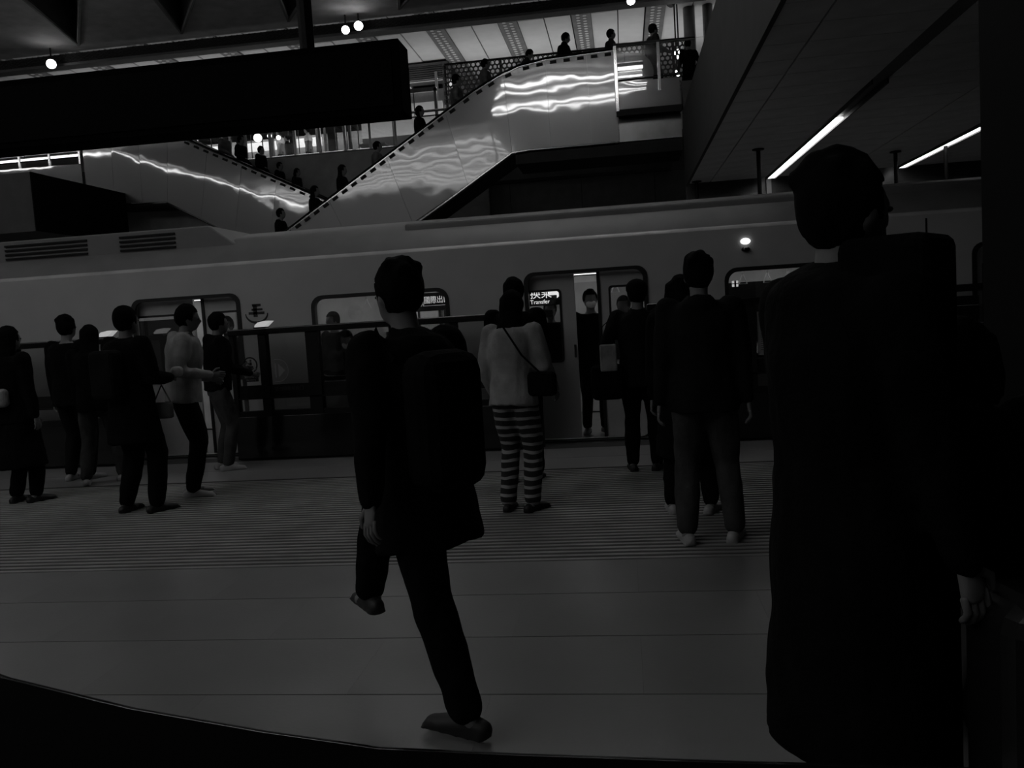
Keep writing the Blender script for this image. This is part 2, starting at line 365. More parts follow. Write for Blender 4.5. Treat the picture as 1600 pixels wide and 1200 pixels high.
# ------------------------------------------------------------------ escalators
def esc_profile(flat_x, flat_z, sx, slope, end_x):
    pass
def clad_panel(P, parent, nu=10, nv=16, sag=.004, bow=.0, seed=0, name='cladding_panel'):
    """P: 4 corners bl, br, tr, tl in XZ at plane y; pillow displaced toward -y"""
    y = P[4]; bl, br, tr, tl = [Vector(p) for p in P[:4]]; rnd = random.Random(seed); a1, a2, a3 = [rnd.uniform(-1, 1) for _ in range(3)]
    vs = []; fs = []
    for j in range(nv + 1):
        v = j / nv
        for i in range(nu + 1):
            u = i / nu; a = bl.lerp(br, u); b = tl.lerp(tr, u); p = a.lerp(b, v)
            d = sag * (4 * u * (1 - u)) * (.6 + .4 * a1) * (0.5 + sin(pi * v)) + sag * .5 * a2 * sin(2 * pi * v + a3 * 3) * sin(pi * u) + bow * 4 * v * (1 - v)
            vs.append((p.x, y - d, p.y))
    for j in range(nv):
        for i in range(nu):
            k = j * (nu + 1) + i; fs.append((k, k + 1, k + nu + 2, k + nu + 1))
    ring = [(i, 0) for i in range(nu)] + [(nu, j) for j in range(nv)] + [(nu - i, nv) for i in range(nu)] + [(0, nv - j) for j in range(nv)]
    n0 = len(vs); fr = [vs[j * (nu + 1) + i] for i, j in ring]; m_ = len(ring)
    vs += fr + [(q[0], y + .03, q[2]) for q in fr]
    nf = len(fs); fs += [(n0 + i, n0 + (i + 1) % m_, n0 + m_ + (i + 1) % m_, n0 + m_ + i) for i in range(m_)] + [tuple(n0 + m_ + i for i in range(m_))]
    me = MB().add(vs, fs).mesh(name, True, False)
    for p in me.polygons:
        if p.index >= nf: p.use_smooth = False
    return link(name, me, steel_clad, parent)

def escalator(name, label, Y, top, bot, width, joints, mirror=False, group='escalators'):
    """top, bot: polylines (x,z) of the cladding's upper and lower edge, equal length, matching kinks"""
    e = empty(name, (0, 0, 0)); tag(e, label, 'escalator')
    for k, (a, b) in enumerate(zip(joints[:-1], joints[1:])):
        P = [(b_[0], b_[1]) for b_ in (a[1], b[1], b[0], a[0])]
        # P order bl br tr tl, shrink for joint
        bl, br, tr, tl = [Vector(p) for p in P]; g = .003
        d1 = (br - bl).normalized() * g; d2 = (tr - tl).normalized() * g
        clad_panel([bl + d1, br - d1, tr - d2, tl + d2, Y], e, seed=k * 3 + int(abs(Y)), sag=.0028)
    t = [Vector((p[0], 0, p[1])) for p in top]; b = [Vector((p[0], 0, p[1])) for p in bot]
    # body core behind cladding, truss sides and underside
    m = MB(); n = len(t)
    for yy in (Y + .031, Y + width):
        m.add([(p.x, yy, p.z) for p in t] + [(p.x, yy, p.z) for p in b], [(i, i + 1, n + i + 1, n + i) for i in range(n - 1)])
        m.add([(p.x, yy + .05, p.z) for p in t] + [(p.x, yy + .05, p.z) for p in b], [(i, i + 1, n + i + 1, n + i) for i in range(n - 1)])
    m.build('side_frame', steel_dull, e)
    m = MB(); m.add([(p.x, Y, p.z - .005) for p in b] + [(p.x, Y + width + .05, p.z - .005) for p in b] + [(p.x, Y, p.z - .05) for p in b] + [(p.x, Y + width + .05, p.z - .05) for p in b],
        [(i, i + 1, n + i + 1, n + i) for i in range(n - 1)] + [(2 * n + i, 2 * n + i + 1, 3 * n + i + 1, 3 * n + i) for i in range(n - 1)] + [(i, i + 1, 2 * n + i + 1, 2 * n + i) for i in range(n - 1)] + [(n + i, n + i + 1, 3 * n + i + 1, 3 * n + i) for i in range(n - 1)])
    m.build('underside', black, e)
    MB().tube([(p.x, Y - .02, p.z + .0) for p in b], .022, 6).build('bottom_trim', steel_rail, e)
    for yy in (Y + .06, Y + width - .02):
        MB().tube([(p.x, yy, p.z + .05) for p in t], [(.04, .03)] * n, 8, ref=(0, 1, 0)).build('handrail', black_gloss, e)
    MB().tube([(p.x, Y + .01, p.z) for p in t], .014, 6).build('top_trim', steel_rail, e)
    # row of small dark dashes under the handrail
    sm = MB().box(-.07, .07, -.03, .0, -.03, .03).mesh('dash'); sm.materials.append(black)
    for i in range(n - 1):
        d = t[i + 1] - t[i]; L_ = d.length; k = int(L_ / .27)
        if k < 1: continue
        ang = -atan2(d.z, d.x)
        for q in range(k):
            p = t[i] + d * ((q + .5) / k); o = bpy.data.objects.new('dash', sm); o.location = (p.x, Y - .0, p.z - .07); o.rotation_euler = (0, ang, 0); col.objects.link(o); o.parent = e
    return e
# centre escalator: incline then flat
YC = 19.0
ct = [(-12.2, .98), (-7.88, 3.54), (-3.7, 6.03), (-3.05, 6.41), (-2.5, 6.68), (-2.0, 6.86), (-1.4, 6.95), (.08, 7.0)]
cb = [(-11.2, -.0), (-7.0, 2.2), (-3.6, 4.22), (-2.9, 4.65), (-2.27, 5.03), (-1.9, 5.06), (-1.35, 5.06), (.08, 5.06)]
def lerp(a, b, u): return (a[0] + (b[0] - a[0]) * u, a[1] + (b[1] - a[1]) * u)
dirc = Vector((4.32, 2.56)).normalized(); nrm = Vector((dirc.y, -dirc.x))
jt = []
for i in range(7):
    tp = Vector((-12.2, .98)).lerp(Vector((-3.7, 6.03)), i / 6); bt = Vector((-11.2, 0)).lerp(Vector((-3.3, 4.42)), i / 6)
    jt.append((tuple(tp), tuple(bt)))
jt += [((-2.36, 6.76), (-2.27, 5.05)), ((-1.42, 6.95), (-1.40, 5.06)), ((-.53, 6.98), (-.52, 5.06)), ((.08, 7.0), (.08, 5.06))]
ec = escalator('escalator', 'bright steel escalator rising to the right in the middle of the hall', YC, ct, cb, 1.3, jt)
# wedge between joint 6 and 7 upper curve filler
clad_panel([(-3.65, 6.03), (-2.38, 6.74), (-2.5, 6.67), (-3.05, 6.4), YC - .004], ec, 6, 4, 0)
# left escalator: flat at left then descending right
YL = 22.0
def L(xr, zr): return (xr * YL, 1.5 + zr * YL)
lt = [(-14.4, 6.86), (-13.0, 6.93), (-12.2, 6.95), (-11.75, 6.86), (-8.14, 5.03), (-.6, 1.0)]
lb_ = [(-14.4, 5.18), (-13.0, 5.12), (-12.5, 5.1), (-12.08, 5.08), (-10.1, 3.98), (-2.8, 0)]
jl = [((-14.4, 6.86), (-14.4, 5.18)), ((-13.55, 6.9), (-13.6, 5.14)), ((-12.75, 6.94), (-12.8, 5.11)), ((-11.9, 6.9), (-12.08, 5.08))]
for i in range(1, 9):
    tp = Vector((-11.75, 6.86)) + Vector((3.61, -1.83)) * (i * 1.05 / 4.05); bt = Vector((-12.08, 5.08)) + Vector((1.98, -1.1)) * (i * 1.05 / 2.27)
    jl.append((tuple(tp), tuple(bt)))
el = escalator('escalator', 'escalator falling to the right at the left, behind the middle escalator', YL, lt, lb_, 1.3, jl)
# steps
def steps(e, Y, pts):
    me = MB().box(-.2, .2, .12, 1.2, -.2, 0).mesh('step'); me.materials.append(steel_dull)
    for x, z in pts:
        o = bpy.data.objects.new('step', me); o.location = (x, Y, z); col.objects.link(o); o.parent = e
def zc(x):
    t = ct
    for a, b in zip(t[:-1], t[1:]):
        if a[0] <= x <= b[0]: return a[1] + (b[1] - a[1]) * (x - a[0]) / (b[0] - a[0])
    return t[0][1] if x < t[0][0] else t[-1][1]
def zl(x):
    t = lt
    for a, b in zip(t[:-1], t[1:]):
        if a[0] <= x <= b[0]: return a[1] + (b[1] - a[1]) * (x - a[0]) / (b[0] - a[0])
    return t[0][1] if x < t[0][0] else t[-1][1]
steps(ec, YC, [(-11.9 + .4 * i, max(.02, zc(-11.9 + .4 * i) - .97)) for i in range(30)])
steps(el, YL, [(-14.2 + .4 * i, max(.02, zl(-14.2 + .4 * i) - .97)) for i in range(33)])
# D-shaped newel end of centre escalator behind the landing rail
m = MB(); out = [(.1, 6.05), (.1, 6.93)] + [(.45 + .44 * sin(a), 6.49 + .44 * cos(a)) for a in [pi * k / 10 for k in range(11)]]
m.plate(out, [], YC + .05, YC + .11); m.build('newel_end', steel_clad, ec)
# landing box right
ld = empty('landing', (0, 0, 0)); tag(ld, 'steel fronted escalator landing beside the concrete fascia', 'landing'); ld['kind'] = 'structure'
MB().box(.1, 1.42, 18.75, 23.5, 5.62, 6.03).build('deck', conc, ld)
clad_panel([(.12, 5.68), (1.40, 5.68), (1.40, 6.25), (.12, 6.25), 18.74], ld, sag=.012, seed=5, name='fascia_panel')
MB().box(.05, 1.42, 18.70, 18.8, 5.55, 5.68).build('dark_edge', black, ld)
MB().box(.09, 1.42, 19.0, 19.1, 5.06, 5.55).build('under_panel', steel_dull, ld)
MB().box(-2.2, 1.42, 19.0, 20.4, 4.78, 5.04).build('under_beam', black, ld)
gr = empty('glass_railing', (0, 18.72, 6.0)); tag(gr, 'glass and steel railing on the right hand landing', 'railing')
for x in (.08, .98): MB().box(x - .03, x + .03, -.03, .03, -.35 if x < .5 else -.0, 1.0).build('post', steel_rail, gr)
MB().tube([(.05, 0, 1.02), (1.75, 0, 1.0)], .035, 10).build('top_rail', steel_rail, gr)
MB().tube([(.05, 0, .28), (1.42, 0, .3)], .02, 8).build('lower_rail', dark_metal, gr)
MB().box(.12, .95, -.005, .005, .33, .97).build('glass_pane', glass, gr); MB().box(1.01, 1.42, -.005, .005, .33, .97).build('glass_pane', glass, gr)
# landing box left
ll = empty('landing', (0, 0, 0)); tag(ll, 'steel fronted landing of the second escalator at the far left', 'landing'); ll['kind'] = 'structure'
MB().box(-19, -14.45, 22.05, 24, 5.75, 6.1).build('deck', conc, ll)
clad_panel([(-19, 5.78), (-14.45, 5.72), (-14.45, 6.3), (-19, 6.36), 21.95], ll, sag=.012, seed=9, name='fascia_panel')
MB().box(-19, -14.45, 22.1, 22.2, 5.0, 5.7).build('under_panel', steel_dull, ll)
gl = empty('glass_railing', (-19, 22.0, 6.3)); tag(gl, 'short glass railing on the far left landing', 'railing')
for i in range(6): MB().box(i * .9 - .025, i * .9 + .025, -.02, .02, 0, .9).build('post', steel_rail, gl)
MB().tube([(0, 0, .9), (4.55, 0, .9)], .03, 8).build('top_rail', steel_rail, gl); MB().tube([(0, 0, .2), (4.55, 0, .2)], .018, 8).build('lower_rail', dark_metal, gl)
for i in range(5): MB().box(i * .9 + .04, i * .9 + .86, -.004, .004, .05, .85).build('glass_pane', glass, gl)

# mezzanine rail + concourse behind
YR = 23.55; zr = 6.28
rl = empty('glass_railing', (-12.6, YR, zr)); tag(rl, 'long glass railing along the concourse edge between the two escalators', 'railing')
Ln = 8.8
MB().tube([(0, 0, .93), (Ln, 0, .93)], .035, 10).build('top_rail', steel_rail, rl); MB().tube([(0, 0, .80), (Ln, 0, .80)], .018, 8).build('upper_bar', dark_metal, rl)
MB().tube([(0, -.03, .04), (Ln, -.03, .04)], .03, 8).build('bottom_rail', steel_rail, rl)
pmsh = MB().box(-.035, .035, -.03, .03, 0, .93).mesh('post'); pmsh.materials.append(steel_rail); gm = MB().box(.05, .68, -.005, .005, .07, .78).mesh('glass_pane'); gm.materials.append(glass)
x = 0
while x < Ln:
    for nm, me in (('post', pmsh), ('glass_pane', gm)):
        o = bpy.data.objects.new(nm, me); o.location = (x, 0, 0); col.objects.link(o); o.parent = rl
    x += .73
S(MB().box(-26, -3.5, 23.35, 23.5, 3.9, 6.26).build('fascia_upper', mat('grey fascia', .26, .5)), 'plain grey fascia below the concourse railing', 'wall')
# shop fronts behind the glass railing
for i, (xa, xb, k) in enumerate(((-17.2, -15.4, 0), (-15.2, -13.4, 1), (-13.2, -11.6, 1), (-11.4, -10.0, 2), (-9.8, -8.2, 0), (-8.0, -5.2, 3))):
    e = empty('shop_front', (xa, 28.5 if k < 3 else 25.5, 6.25)); wv = xb - xa
    tag(e, ['dim glass shop front at the far left of the concourse', 'glass shop front beside the far left one, with white shelves', 'brightly lit shop front with two round lamps behind the railing', 'lit counter bay with slanted panels behind the railing', 'dark framed doorway bay behind the railing', 'wide pale panelled wall bay behind the railing'][i], 'shop front')
    fm = MB().box(0, .08, 0, .1, 0, 2.1).box(wv - .08, wv, 0, .1, 0, 2.1).box(0, wv, 0, .1, 2.0, 2.12).box(0, wv, 0, .1, .0, .12); fm.build('frame', steel_dull, e)
    MB().box(.08, wv - .08, 1.2, 1.25, .0, 2.0).build('back_panel', [interior, interior, interior, panel_grey, mat('dark shop back', .05, .5), vault][k if k < 4 else 5] if k != 3 else vault, e)
    for q in range(1 + (k != 3) * 1):
        MB().box(.15 + q * wv * .4, .15 + q * wv * .4 + wv * .3, .5, .9, .7 + .3 * q, .75 + .3 * q).build('shelf', interior, e)
    if k in (1, 2):
        MB().box(.2, wv - .2, .9, .95, 1.55, 1.85).build('light_box', mat('shop light box', .8, .5, emit=1.2), e)
    for q in range(3): MB().box(wv * (.25 + .25 * q) - .015, wv * (.25 + .25 * q) + .015, .02, .05, .12, 2.0).build('mullion', steel_rail, e)
for i, (xr, zr_, rr) in enumerate(((-.426, .230, .13), (-.411, .231, .07), (-.400, .228, .07))):
    Y = 26.0; e = empty('pendant_lamp', (xr * Y, Y, 1.5 + zr_ * Y)); tag(e, ['largest glowing round lamp behind the concourse railing', 'small round lamp in the middle of the three behind the railing', 'rightmost of the three round lamps behind the railing'][i], 'lamp')
    MB().ell((0, 0, 0), (rr, rr, rr)).build('bulb', mat('bulb', .8, .5, emit=4), e, True); MB().tube([(0, 0, rr), (0, 0, 9.54 - (1.5 + zr_ * Y))], .01, 6).build('cord', black, e)
# kiosk with louvres
kx0, kx1, KY = -7.2, -5.05, 27.0
k = empty('kiosk', (kx0, KY, 6.25)); tag(k, 'grey kiosk with a louvred top right of the black hanging sign', 'kiosk')
W = kx1 - kx0
MB().box(0, W, 0, 1.6, 0, 2.45).build('front_panel', panel_grey, k, bevel=.02)
MB().box(0, W, .3, 1.6, 2.45, 3.2).build('recess', black, k)
MB().box(.9, W - .3, .15, .3, 2.62, 2.95).build('screen', black_gloss, k)
MB().box(0, .85, .1, .3, 2.48, 2.62).build('light_panel', mat('kiosk pale band', .5, .5, emit=.12), k)
text('lettering', 'luxury', .26, (.05, .08, 2.66), dim_led, k, sx=.8)
sm = MB().box(0, W - .2, -.05, .1, 0, .035).mesh('louvre_slat'); sm.materials.append(mat('louvre', .10, .5))
for i in range(8):
    o = bpy.data.objects.new('louvre_slat', sm); o.location = (0, 0, 2.66 + i * .065); o.rotation_euler = (radians(-25), 0, 0); col.objects.link(o); o.parent = k
MB().box(W - .2, W, -.1, .3, 1.9, 3.24).build('corner_post', mat('louvre', .10, .5), k); MB().box(0, W, -.08, .3, 3.17, 3.24).build('top_edge', mat('louvre', .10, .5), k)
MB().box(W - .45, W - .37, -.12, -.04, 0, 2.95).build('post', panel_grey, k)
# perforated parapet (hex mesh)
YPp = 21.45; pz1 = 1.5 + .293 * YPp; px0, px1 = -.192 * YPp, .085 * YPp
pp = empty('parapet', (px0, YPp, pz1 - 1.15)); tag(pp, 'hexagonal perforated metal parapet behind the top of the middle escalator', 'parapet')
hexm = MB(); r0, r1 = .070, .047; row = 0; z = .04
while z < 1.1:
    x = (row % 2) * .06
    while x < px1 - px0:
        vs = []
        for yy in (0, .02):
            for r in (r0, r1):
                vs += [(x + r * sin(a * pi / 3), yy, z + r * cos(a * pi / 3)) for a in range(6)]
        fs = []
        for a in range(6):
            b = (a + 1) % 6; fs += [(a, b, 6 + b, 6 + a), (12 + a, 12 + b, 18 + b, 18 + a), (6 + a, 6 + b, 18 + b, 18 + a)]
        hexm.add(vs, fs); x += .12
    z += .104; row += 1
tag(hexm.build('mesh_panel', mat('parapet mesh', .10, .5, .3), pp), kind='stuff')
MB().tube([(0, 0, 1.15), (px1 - px0, 0, 1.15)], .025, 8).build('top_rail', dark_metal, pp)
for i in range(5): MB().box(i * 1.4 - .03, i * 1.4 + .03, .03, .08, -.35, 1.15).build('post', dark_metal, pp)
# spot lamps
def spot(name, xr, zr_, Y, r, aim, label, n=1):
    e = empty('spot_lamp', (xr * Y, Y, 1.5 + zr_ * Y)); tag(e, label, 'spot lamp')
    d = Vector(aim).normalized(); 
    MB().tube([d * .02, -d * .25], [(r, r), (r * .6, r * .6)], 14).build('housing', dark_metal, e)
    MB().tube([d * .03, d * .05], [(r * .92, r * .92), (r * .85, r * .85)], 14).build('lens', spot_m, e)
    MB().tube([-d * .1, -d * .1 + Vector((0, 0, .5 if Y < 22 else (9.5 - 1.5 - zr_ * Y)))], .02, 6).build('bracket', dark_metal, e)
spot('a', -.684, .342, 19.9, .12, (.6, -1, -.25), 'bright spot lamp at the left end of the black beam')
spot('b', -.307, .344, 19.9, .10, (.25, -1, -.3), 'left lamp of the bright pair above the black sign')
spot('c', -.291, .347, 19.9, .11, (.25, -1, -.3), 'right lamp of the bright pair above the black sign')
spot('d', .025, .342, 19.9, .1, (.0, -.6, -1), 'spot lamp on the beam at the top edge of the view')
spot('e', .075, .278, 24.0, .14, (-.1, -1, -.1), 'glaring flood lamp behind the landing railing')
spot('f', .072, .257, 23.4, .09, (-.1, -1, -.1), 'smaller lamp under the flood lamp on the landing')
spot('g', .068, .335, 22.5, .14, (-.7, -.3, -.8), 'dark unlit spot lamp under the pale ceiling at the right')
bpy.data.objects['spot_lamp.006'].children[1].data = bpy.data.objects['spot_lamp.006'].children[1].data.copy()
for c in bpy.data.objects['spot_lamp.006'].children:
    if c.name.startswith('lens'): c.data.materials[0] = dark_metal
# column at right of upper hall
cc = empty('column', (.088 * 24.6, 24.6, 6.2)); tag(cc, 'pair of pale round columns beyond the right landing', 'column')
MB().tube([(0, 0, 0), (0, 0, 3.4)], .16, 16).build('shaft', mat('column metal', .22, .3, .6), cc, True); MB().tube([(.5, 0, 0), (.5, 0, 3.4)], .14, 16).build('shaft', mat('column metal', .22, .3, .6), cc, True)
S(MB().box(1.5, 9, 24.0, 36, 5.9, 6.2).build('floor_upper_right', conc), 'upper concourse floor at the right', 'floor')

# ------------------------------------------------------------------ hanging black sign
sg = empty('hanging_sign', (-2.6, 4.9, 2.7)); tag(sg, 'long black hanging sign box high across the left of the platform', 'sign')
MB().box(-2.6, 1.4, 0, .22, 0, .41).build('casing', mat('sign casing', .003, .9, spec=.03), sg, bevel=.006)
MB().box(-2.55, 1.35, -.006, 0, .04, .37).build('face_panel', mat('sign face', .003, .8, spec=.05), sg)
MB().tube([(.82, .11, .41), (.82, .11, 6.0)], .045, 10).build('hanger', black, sg)
MB().tube([(-2.0, .11, .41), (-2.0, .11, 6.0)], .045, 10).build('hanger', black, sg)

# ------------------------------------------------------------------ train
TY = 9.9
tr = empty('metro_train', (0, 0, 0)); tag(tr, 'pale metro train standing at the platform with its doors part open', 'train')
DC = [-10.23, -5.33, -.43, 4.47]
holes = []
for c in DC: holes.append(rrect(c - .68, c + .68, -.0, 1.93, .10))
WIN = [(-3.69, -2.07), (1.17, 2.82)]
for a, b in WIN: holes.append(rrect(a, b, .88, 1.83, .12))
MB().plate([(-13, -.6), (9, -.6), (9, 2.30), (-13, 2.30)], holes, TY, TY + .08).build('body_side', train_paint, tr)
# shoulder + roof
prof = [(TY, 2.30), (TY + .012, 2.325), (TY + .035, 2.34), (TY + .06, 2.345), (TY + .11, 2.42), (TY + .24, 2.54), (TY + .5, 2.66), (TY + 1.4, 2.82), (TY + 2.3, 2.7), (TY + 2.8, 2.3), (TY + 2.85, -.6)]
m = MB()
m.add([(x, y, z) for x in (-13, 9) for y, z in prof], [(i, i + 1, len(prof) + i + 1, len(prof) + i) for i in range(3)]); m.build('cornice', mat('cornice paint', .45, .22), tr, True)
m = MB(); p2 = prof[3:]
m.add([(x, y, z) for x in (-13, 9) for y, z in p2], [(i, i + 1, len(p2) + i + 1, len(p2) + i) for i in range(len(p2) - 1)]); m.build('roof', train_roof, tr, True)
MB().box(-13, 9, TY + .05, TY + 2.85, 2.05, 2.1).build('inner_ceiling', interior, tr)
MB().box(-13, 9, TY + .0, TY + 2.85, -.06, -.02).build('inner_floor', mat('train floor', .12, .5), tr)
MB().box(-13, 9, TY + 2.7, TY + 2.75, 0, 2.1).build('inner_wall', interior, tr)
MB().box(-13, 9, TY - .22, TY, -.12, -.03).build('door_sill', steel_dull, tr)
for x in (-7.6, -2.88, 2.0, 5.8): MB().box(x - .7, x + .7, TY + 2.66, TY + 2.7, .9, 1.75).build('far_window', black_gloss, tr)
for x in (-5.3, -.4): MB().box(x - .65, x + .65, TY + 2.66, TY + 2.7, 0, 1.9).build('far_door', panel_grey, tr)
for yy in (1.0, 1.9): MB().box(-13, 9, TY + yy, TY + yy + .12, 2.02, 2.05).build('inner_lamp', mat('train lamp', .8, .5, emit=3), tr)
# roof equipment
for x0, x1 in ((-8.15, -4.6), (-2.0, 1.0)):
    if x0 < -3:
        u = MB().plate([(x0, 2.46), (x1, 2.46), (x1 - .5, 2.84), (x0 + .15, 2.84)], [], TY + .32, TY + 2.3).build('roof_unit', train_roof, tr, bevel=.02)
        for gx0, gx1 in ((x0 + .25, x0 + 1.4), (x0 + 1.85, x0 + 2.6)):
            for q in range(5): MB().box(gx0, gx1, TY + .30, TY + .325, 2.54 + q * .055, 2.565 + q * .055).build('louvre', black, u)
MB().box(-2.6, 9, TY + .35, TY + 2.3, 2.5, 2.68).build('roof_fairing', train_roof, tr, bevel=.04)
# windows
for i, (a, b) in enumerate(WIN):
    o = MB().plate(rrect(a - .035, b + .035, .845, 1.865, .14), [rrect(a + .01, b - .01, .89, 1.82, .11)], TY - .012, TY + .05).build('window_frame', train_dark, tr)
    MB().plate(rrect(a, b, .88, 1.83, .12), [], TY + .03, TY + .036).build('window_glass', glass, o)
# doors
def leaf(x0, x1, wx0, wx1):
    d = MB().plate([(x0, .0), (x1, .0), (x1, 1.93), (x0, 1.93)], [rrect(wx0, wx1, .9, 1.76, .04)], TY + .1, TY + .14).build('door_leaf', train_paint, tr)
    MB().plate(rrect(wx0, wx1, .9, 1.76, .04), [rrect(wx0 + .025, wx1 - .025, .925, 1.735, .03)], TY + .09, TY + .105).build('gasket', train_dark, d)
    MB().plate(rrect(wx0, wx1, .9, 1.76, .04), [], TY + .115, TY + .12).build('door_glass', glass, d)
    return d
def edge(x0, x1, d): MB().box(x0, x1, TY + .085, TY + .15, 0, 1.93).build('rubber_edge', train_dark, d)
d = leaf(-1.22, -.56, -1.12, -.72); MB().box(-.60, -.575, TY + .08, TY + .1, .95, 1.1).build('handle', steel_rail, d)
d = leaf(-.27, .36, -.17, .28); edge(-.30, -.265, d)
d = leaf(-6.2, -5.28, -6.05, -5.42); d = leaf(-5.14, -4.5, -5.05, -4.62); edge(-5.17, -5.135, d)
for c in (DC[0], DC[3]): d = leaf(c - .67, c - .01, c - .57, c - .1); edge(c - .02, c + .01, d); leaf(c + .01, c + .67, c + .1, c + .57)
for c in DC:
    o = MB().plate(rrect(c - .71, c + .71, -.01, 1.965, .12), [rrect(c - .66, c + .66, .0, 1.925, .1)], TY - .012, TY + .03).build('door_frame', train_dark, tr)
    # lamp above the door
for x, m in ((1.38, mat('train door lamp', .8, .5, emit=1.6)), (.03, mat('dim train lamp', .3, .4)), (-4.0, mat('dim train lamp', .3, .4))):
    if x > 1:
        MB().ell((x, TY - .01, 2.15), (.055, .03, .035)).build('side_lamp', m, tr, True); MB().ell((x, TY - .01, 2.06), (.05, .045, .03)).build('camera_dome', black_gloss, tr, True)
MB().box(3.29, 3.31, TY - .003, TY + .01, -.5, 2.26).build('body_joint', train_dark, tr)
# emblem beside the door
e = MB(); e.box(-4.47, -4.36, TY - .004, TY, 1.785, 1.815); e.box(-4.48, -4.34, TY - .004, TY, 1.735, 1.76); e.box(-4.52, -4.32, TY - .004, TY, 1.69, 1.72); e.box(-4.46, -4.41, TY - .004, TY, 1.66, 1.80)
pts = [(-4.42 + .14 * cos(a), TY - .003, 1.70 + .11 * sin(a)) for a in [pi * (1.0 + k / 12) for k in range(13)]]
e.tube(pts, [.006 + .008 * sin(pi * k / 12) for k in range(13)], 6); e.build('emblem', ink, tr)
# led signs, straps, poles inside
ls = MB().box(-2.76, -2.10, TY + .35, TY + .40, 1.60, 1.82).build('led_sign', black_gloss, tr)
text('led_text', '站平員', .115, (-2.755, TY + .345, 1.685), dim_led, ls); text('led_text', '國際出口', .095, (-2.42, TY + .345, 1.70), white_led, ls, sx=.85)
fr = MB().box(-2.45, -2.445, TY + .34, TY + .346, 1.665, 1.80).box(-2.43, -2.425, TY + .34, TY + .346, 1.665, 1.80).box(-2.76, -2.45, TY + .34, TY + .346, 1.662, 1.668).box(-2.43, -2.10, TY + .34, TY + .346, 1.662, 1.668).box(-2.74, -2.5, TY + .34, TY + .346, 1.675, 1.68)
fr.build('led_border', dim_led, ls)
ls = MB().box(-1.15, -.72, TY + .5, TY + .55, 1.58, 1.80).build('led_sign', black_gloss, tr)
bl = mat('bright led', .8, .5, emit=1.3)
text('led_text', '换乘', .135, (-1.13, TY + .49, 1.68), bl, ls); text('led_text', 'Transfer', .07, (-1.13, TY + .49, 1.605), bl, ls)
MB().box(-.90, -.80, TY + .48, TY + .49, 1.70, 1.75).add([(-.80, TY + .485, 1.66), (-.72, TY + .485, 1.725), (-.80, TY + .485, 1.79)], [(0, 1, 2)]).build('led_arrow', bl, ls)
l3 = MB().box(1.28, 1.35, TY + .5, TY + .52, 1.66, 1.73).build('led_sign', white_led, tr)
MB().box(1.305, 1.325, TY + .49, TY + .5, 1.66, 1.73).box(1.28, 1.35, TY + .49, TY + .5, 1.69, 1.70).build('led_bar', black, l3)
for x in [-3.4, -3.0, -2.3, 1.5, 1.8, 2.05, 2.3, 2.6, -.1]:
    s_ = MB().tube([(x, TY + 1.2, 2.02), (x, TY + 1.2, 1.82)], .012, 6).build('hand_strap', panel_grey, tr)
    MB().tube([(x - .0, TY + 1.2, 1.82), (x - .05, TY + 1.2, 1.70), (x + .05, TY + 1.2, 1.70), (x, TY + 1.2, 1.82)], .009, 6).build('strap_loop', interior, s_)
MB().tube([(-13, TY + 1.2, 1.95), (9, TY + 1.2, 1.95)], .016, 8).build('grab_rail', steel_rail, tr)
for x in (-2.25, -6.4, 2.7, -2.55): MB().tube([(x, TY + .6, 0), (x, TY + .6, 2.05)], .017, 8).build('grab_pole', steel_rail, tr)
MB().box(-3.6, -2.15, TY + .08, TY + .5, .4, .46).box(-3.6, -2.15, TY + .09, TY + .14, .46, .85).build('bench', panel_grey, tr)
MB().box(-3.9, -2.1, TY + 2.2, TY + 2.68, .4, .46).build('bench', panel_grey, tr)
MB().box(-3.6, -2.75, TY + 2.6, TY + 2.66, 1.35, 1.95).build('advert_panel', mat('advert panel', .7, .5), tr)

# ------------------------------------------------------------------ platform screen doors
SY = 9.4
pd = S(empty('platform_screen', (0, 0, 0)), 'half height black platform screen barrier with glass bays in front of the train', 'screen barrier')
def screen(x0, x1, posts, top=1.52):
    MB().box(x0, x1, SY - .06, SY + .09, top - .075, top).build('top_rail', black_gloss, pd, bevel=.012)
    MB().box(x0, x1, SY - .03, SY + .06, .50, .56).build('mid_rail', black, pd)
    k = MB().box(x0, x1, SY - .05, SY + .08, 0, .5).build('kick_panel', black_gloss, pd, bevel=.006)
    MB().box(x0, x1, SY - .04, SY + .07, .70, .715).build('glazing_bar', black, pd)
    ps = sorted(posts)
    for (x, wd) in ps: MB().box(x - wd / 2, x + wd / 2, SY - .04, SY + .07, .5, top - .05).build('post', black, pd)
    for (xa, wa), (xb, wb) in zip(ps[:-1], ps[1:]):
        g = MB().box(xa + wa / 2, xb - wb / 2, SY + .0, SY + .01, .56, top - .075).build('glass_pane', glass_dark, pd)
        if xb - xa > .3: MB().box(xa + wa / 2, xb - wb / 2, SY - .008, SY + .0, .715, .86).build('dark_band', black, g)
screen(-4.55, -1.15, [(-4.52, .05), (-4.15, .09), (-3.55, .15), (-2.6, .08), (-1.9, .08), (-1.2, .1)])
screen(-.86 + 1.1, 4.0, [(.27, .06), (.75, .08), (1.31, .14), (1.95, .1), (2.7, .1), (3.95, .1)])
screen(-10.0, -6.02, [(-9.9, .1), (-9.0, .1), (-8.1, .1), (-7.3, .08), (-6.7, .12), (-6.05, .08)])
screen(5.3, 7.5, [(5.35, .1), (6.4, .1), (7.45, .1)])
MB().box(-1.15, -.78, SY - .0, SY + .04, 1.44, 1.52).box(-1.15, -.95, SY + .0, SY + .02, .0, 1.44).build('sliding_door', black, pd)
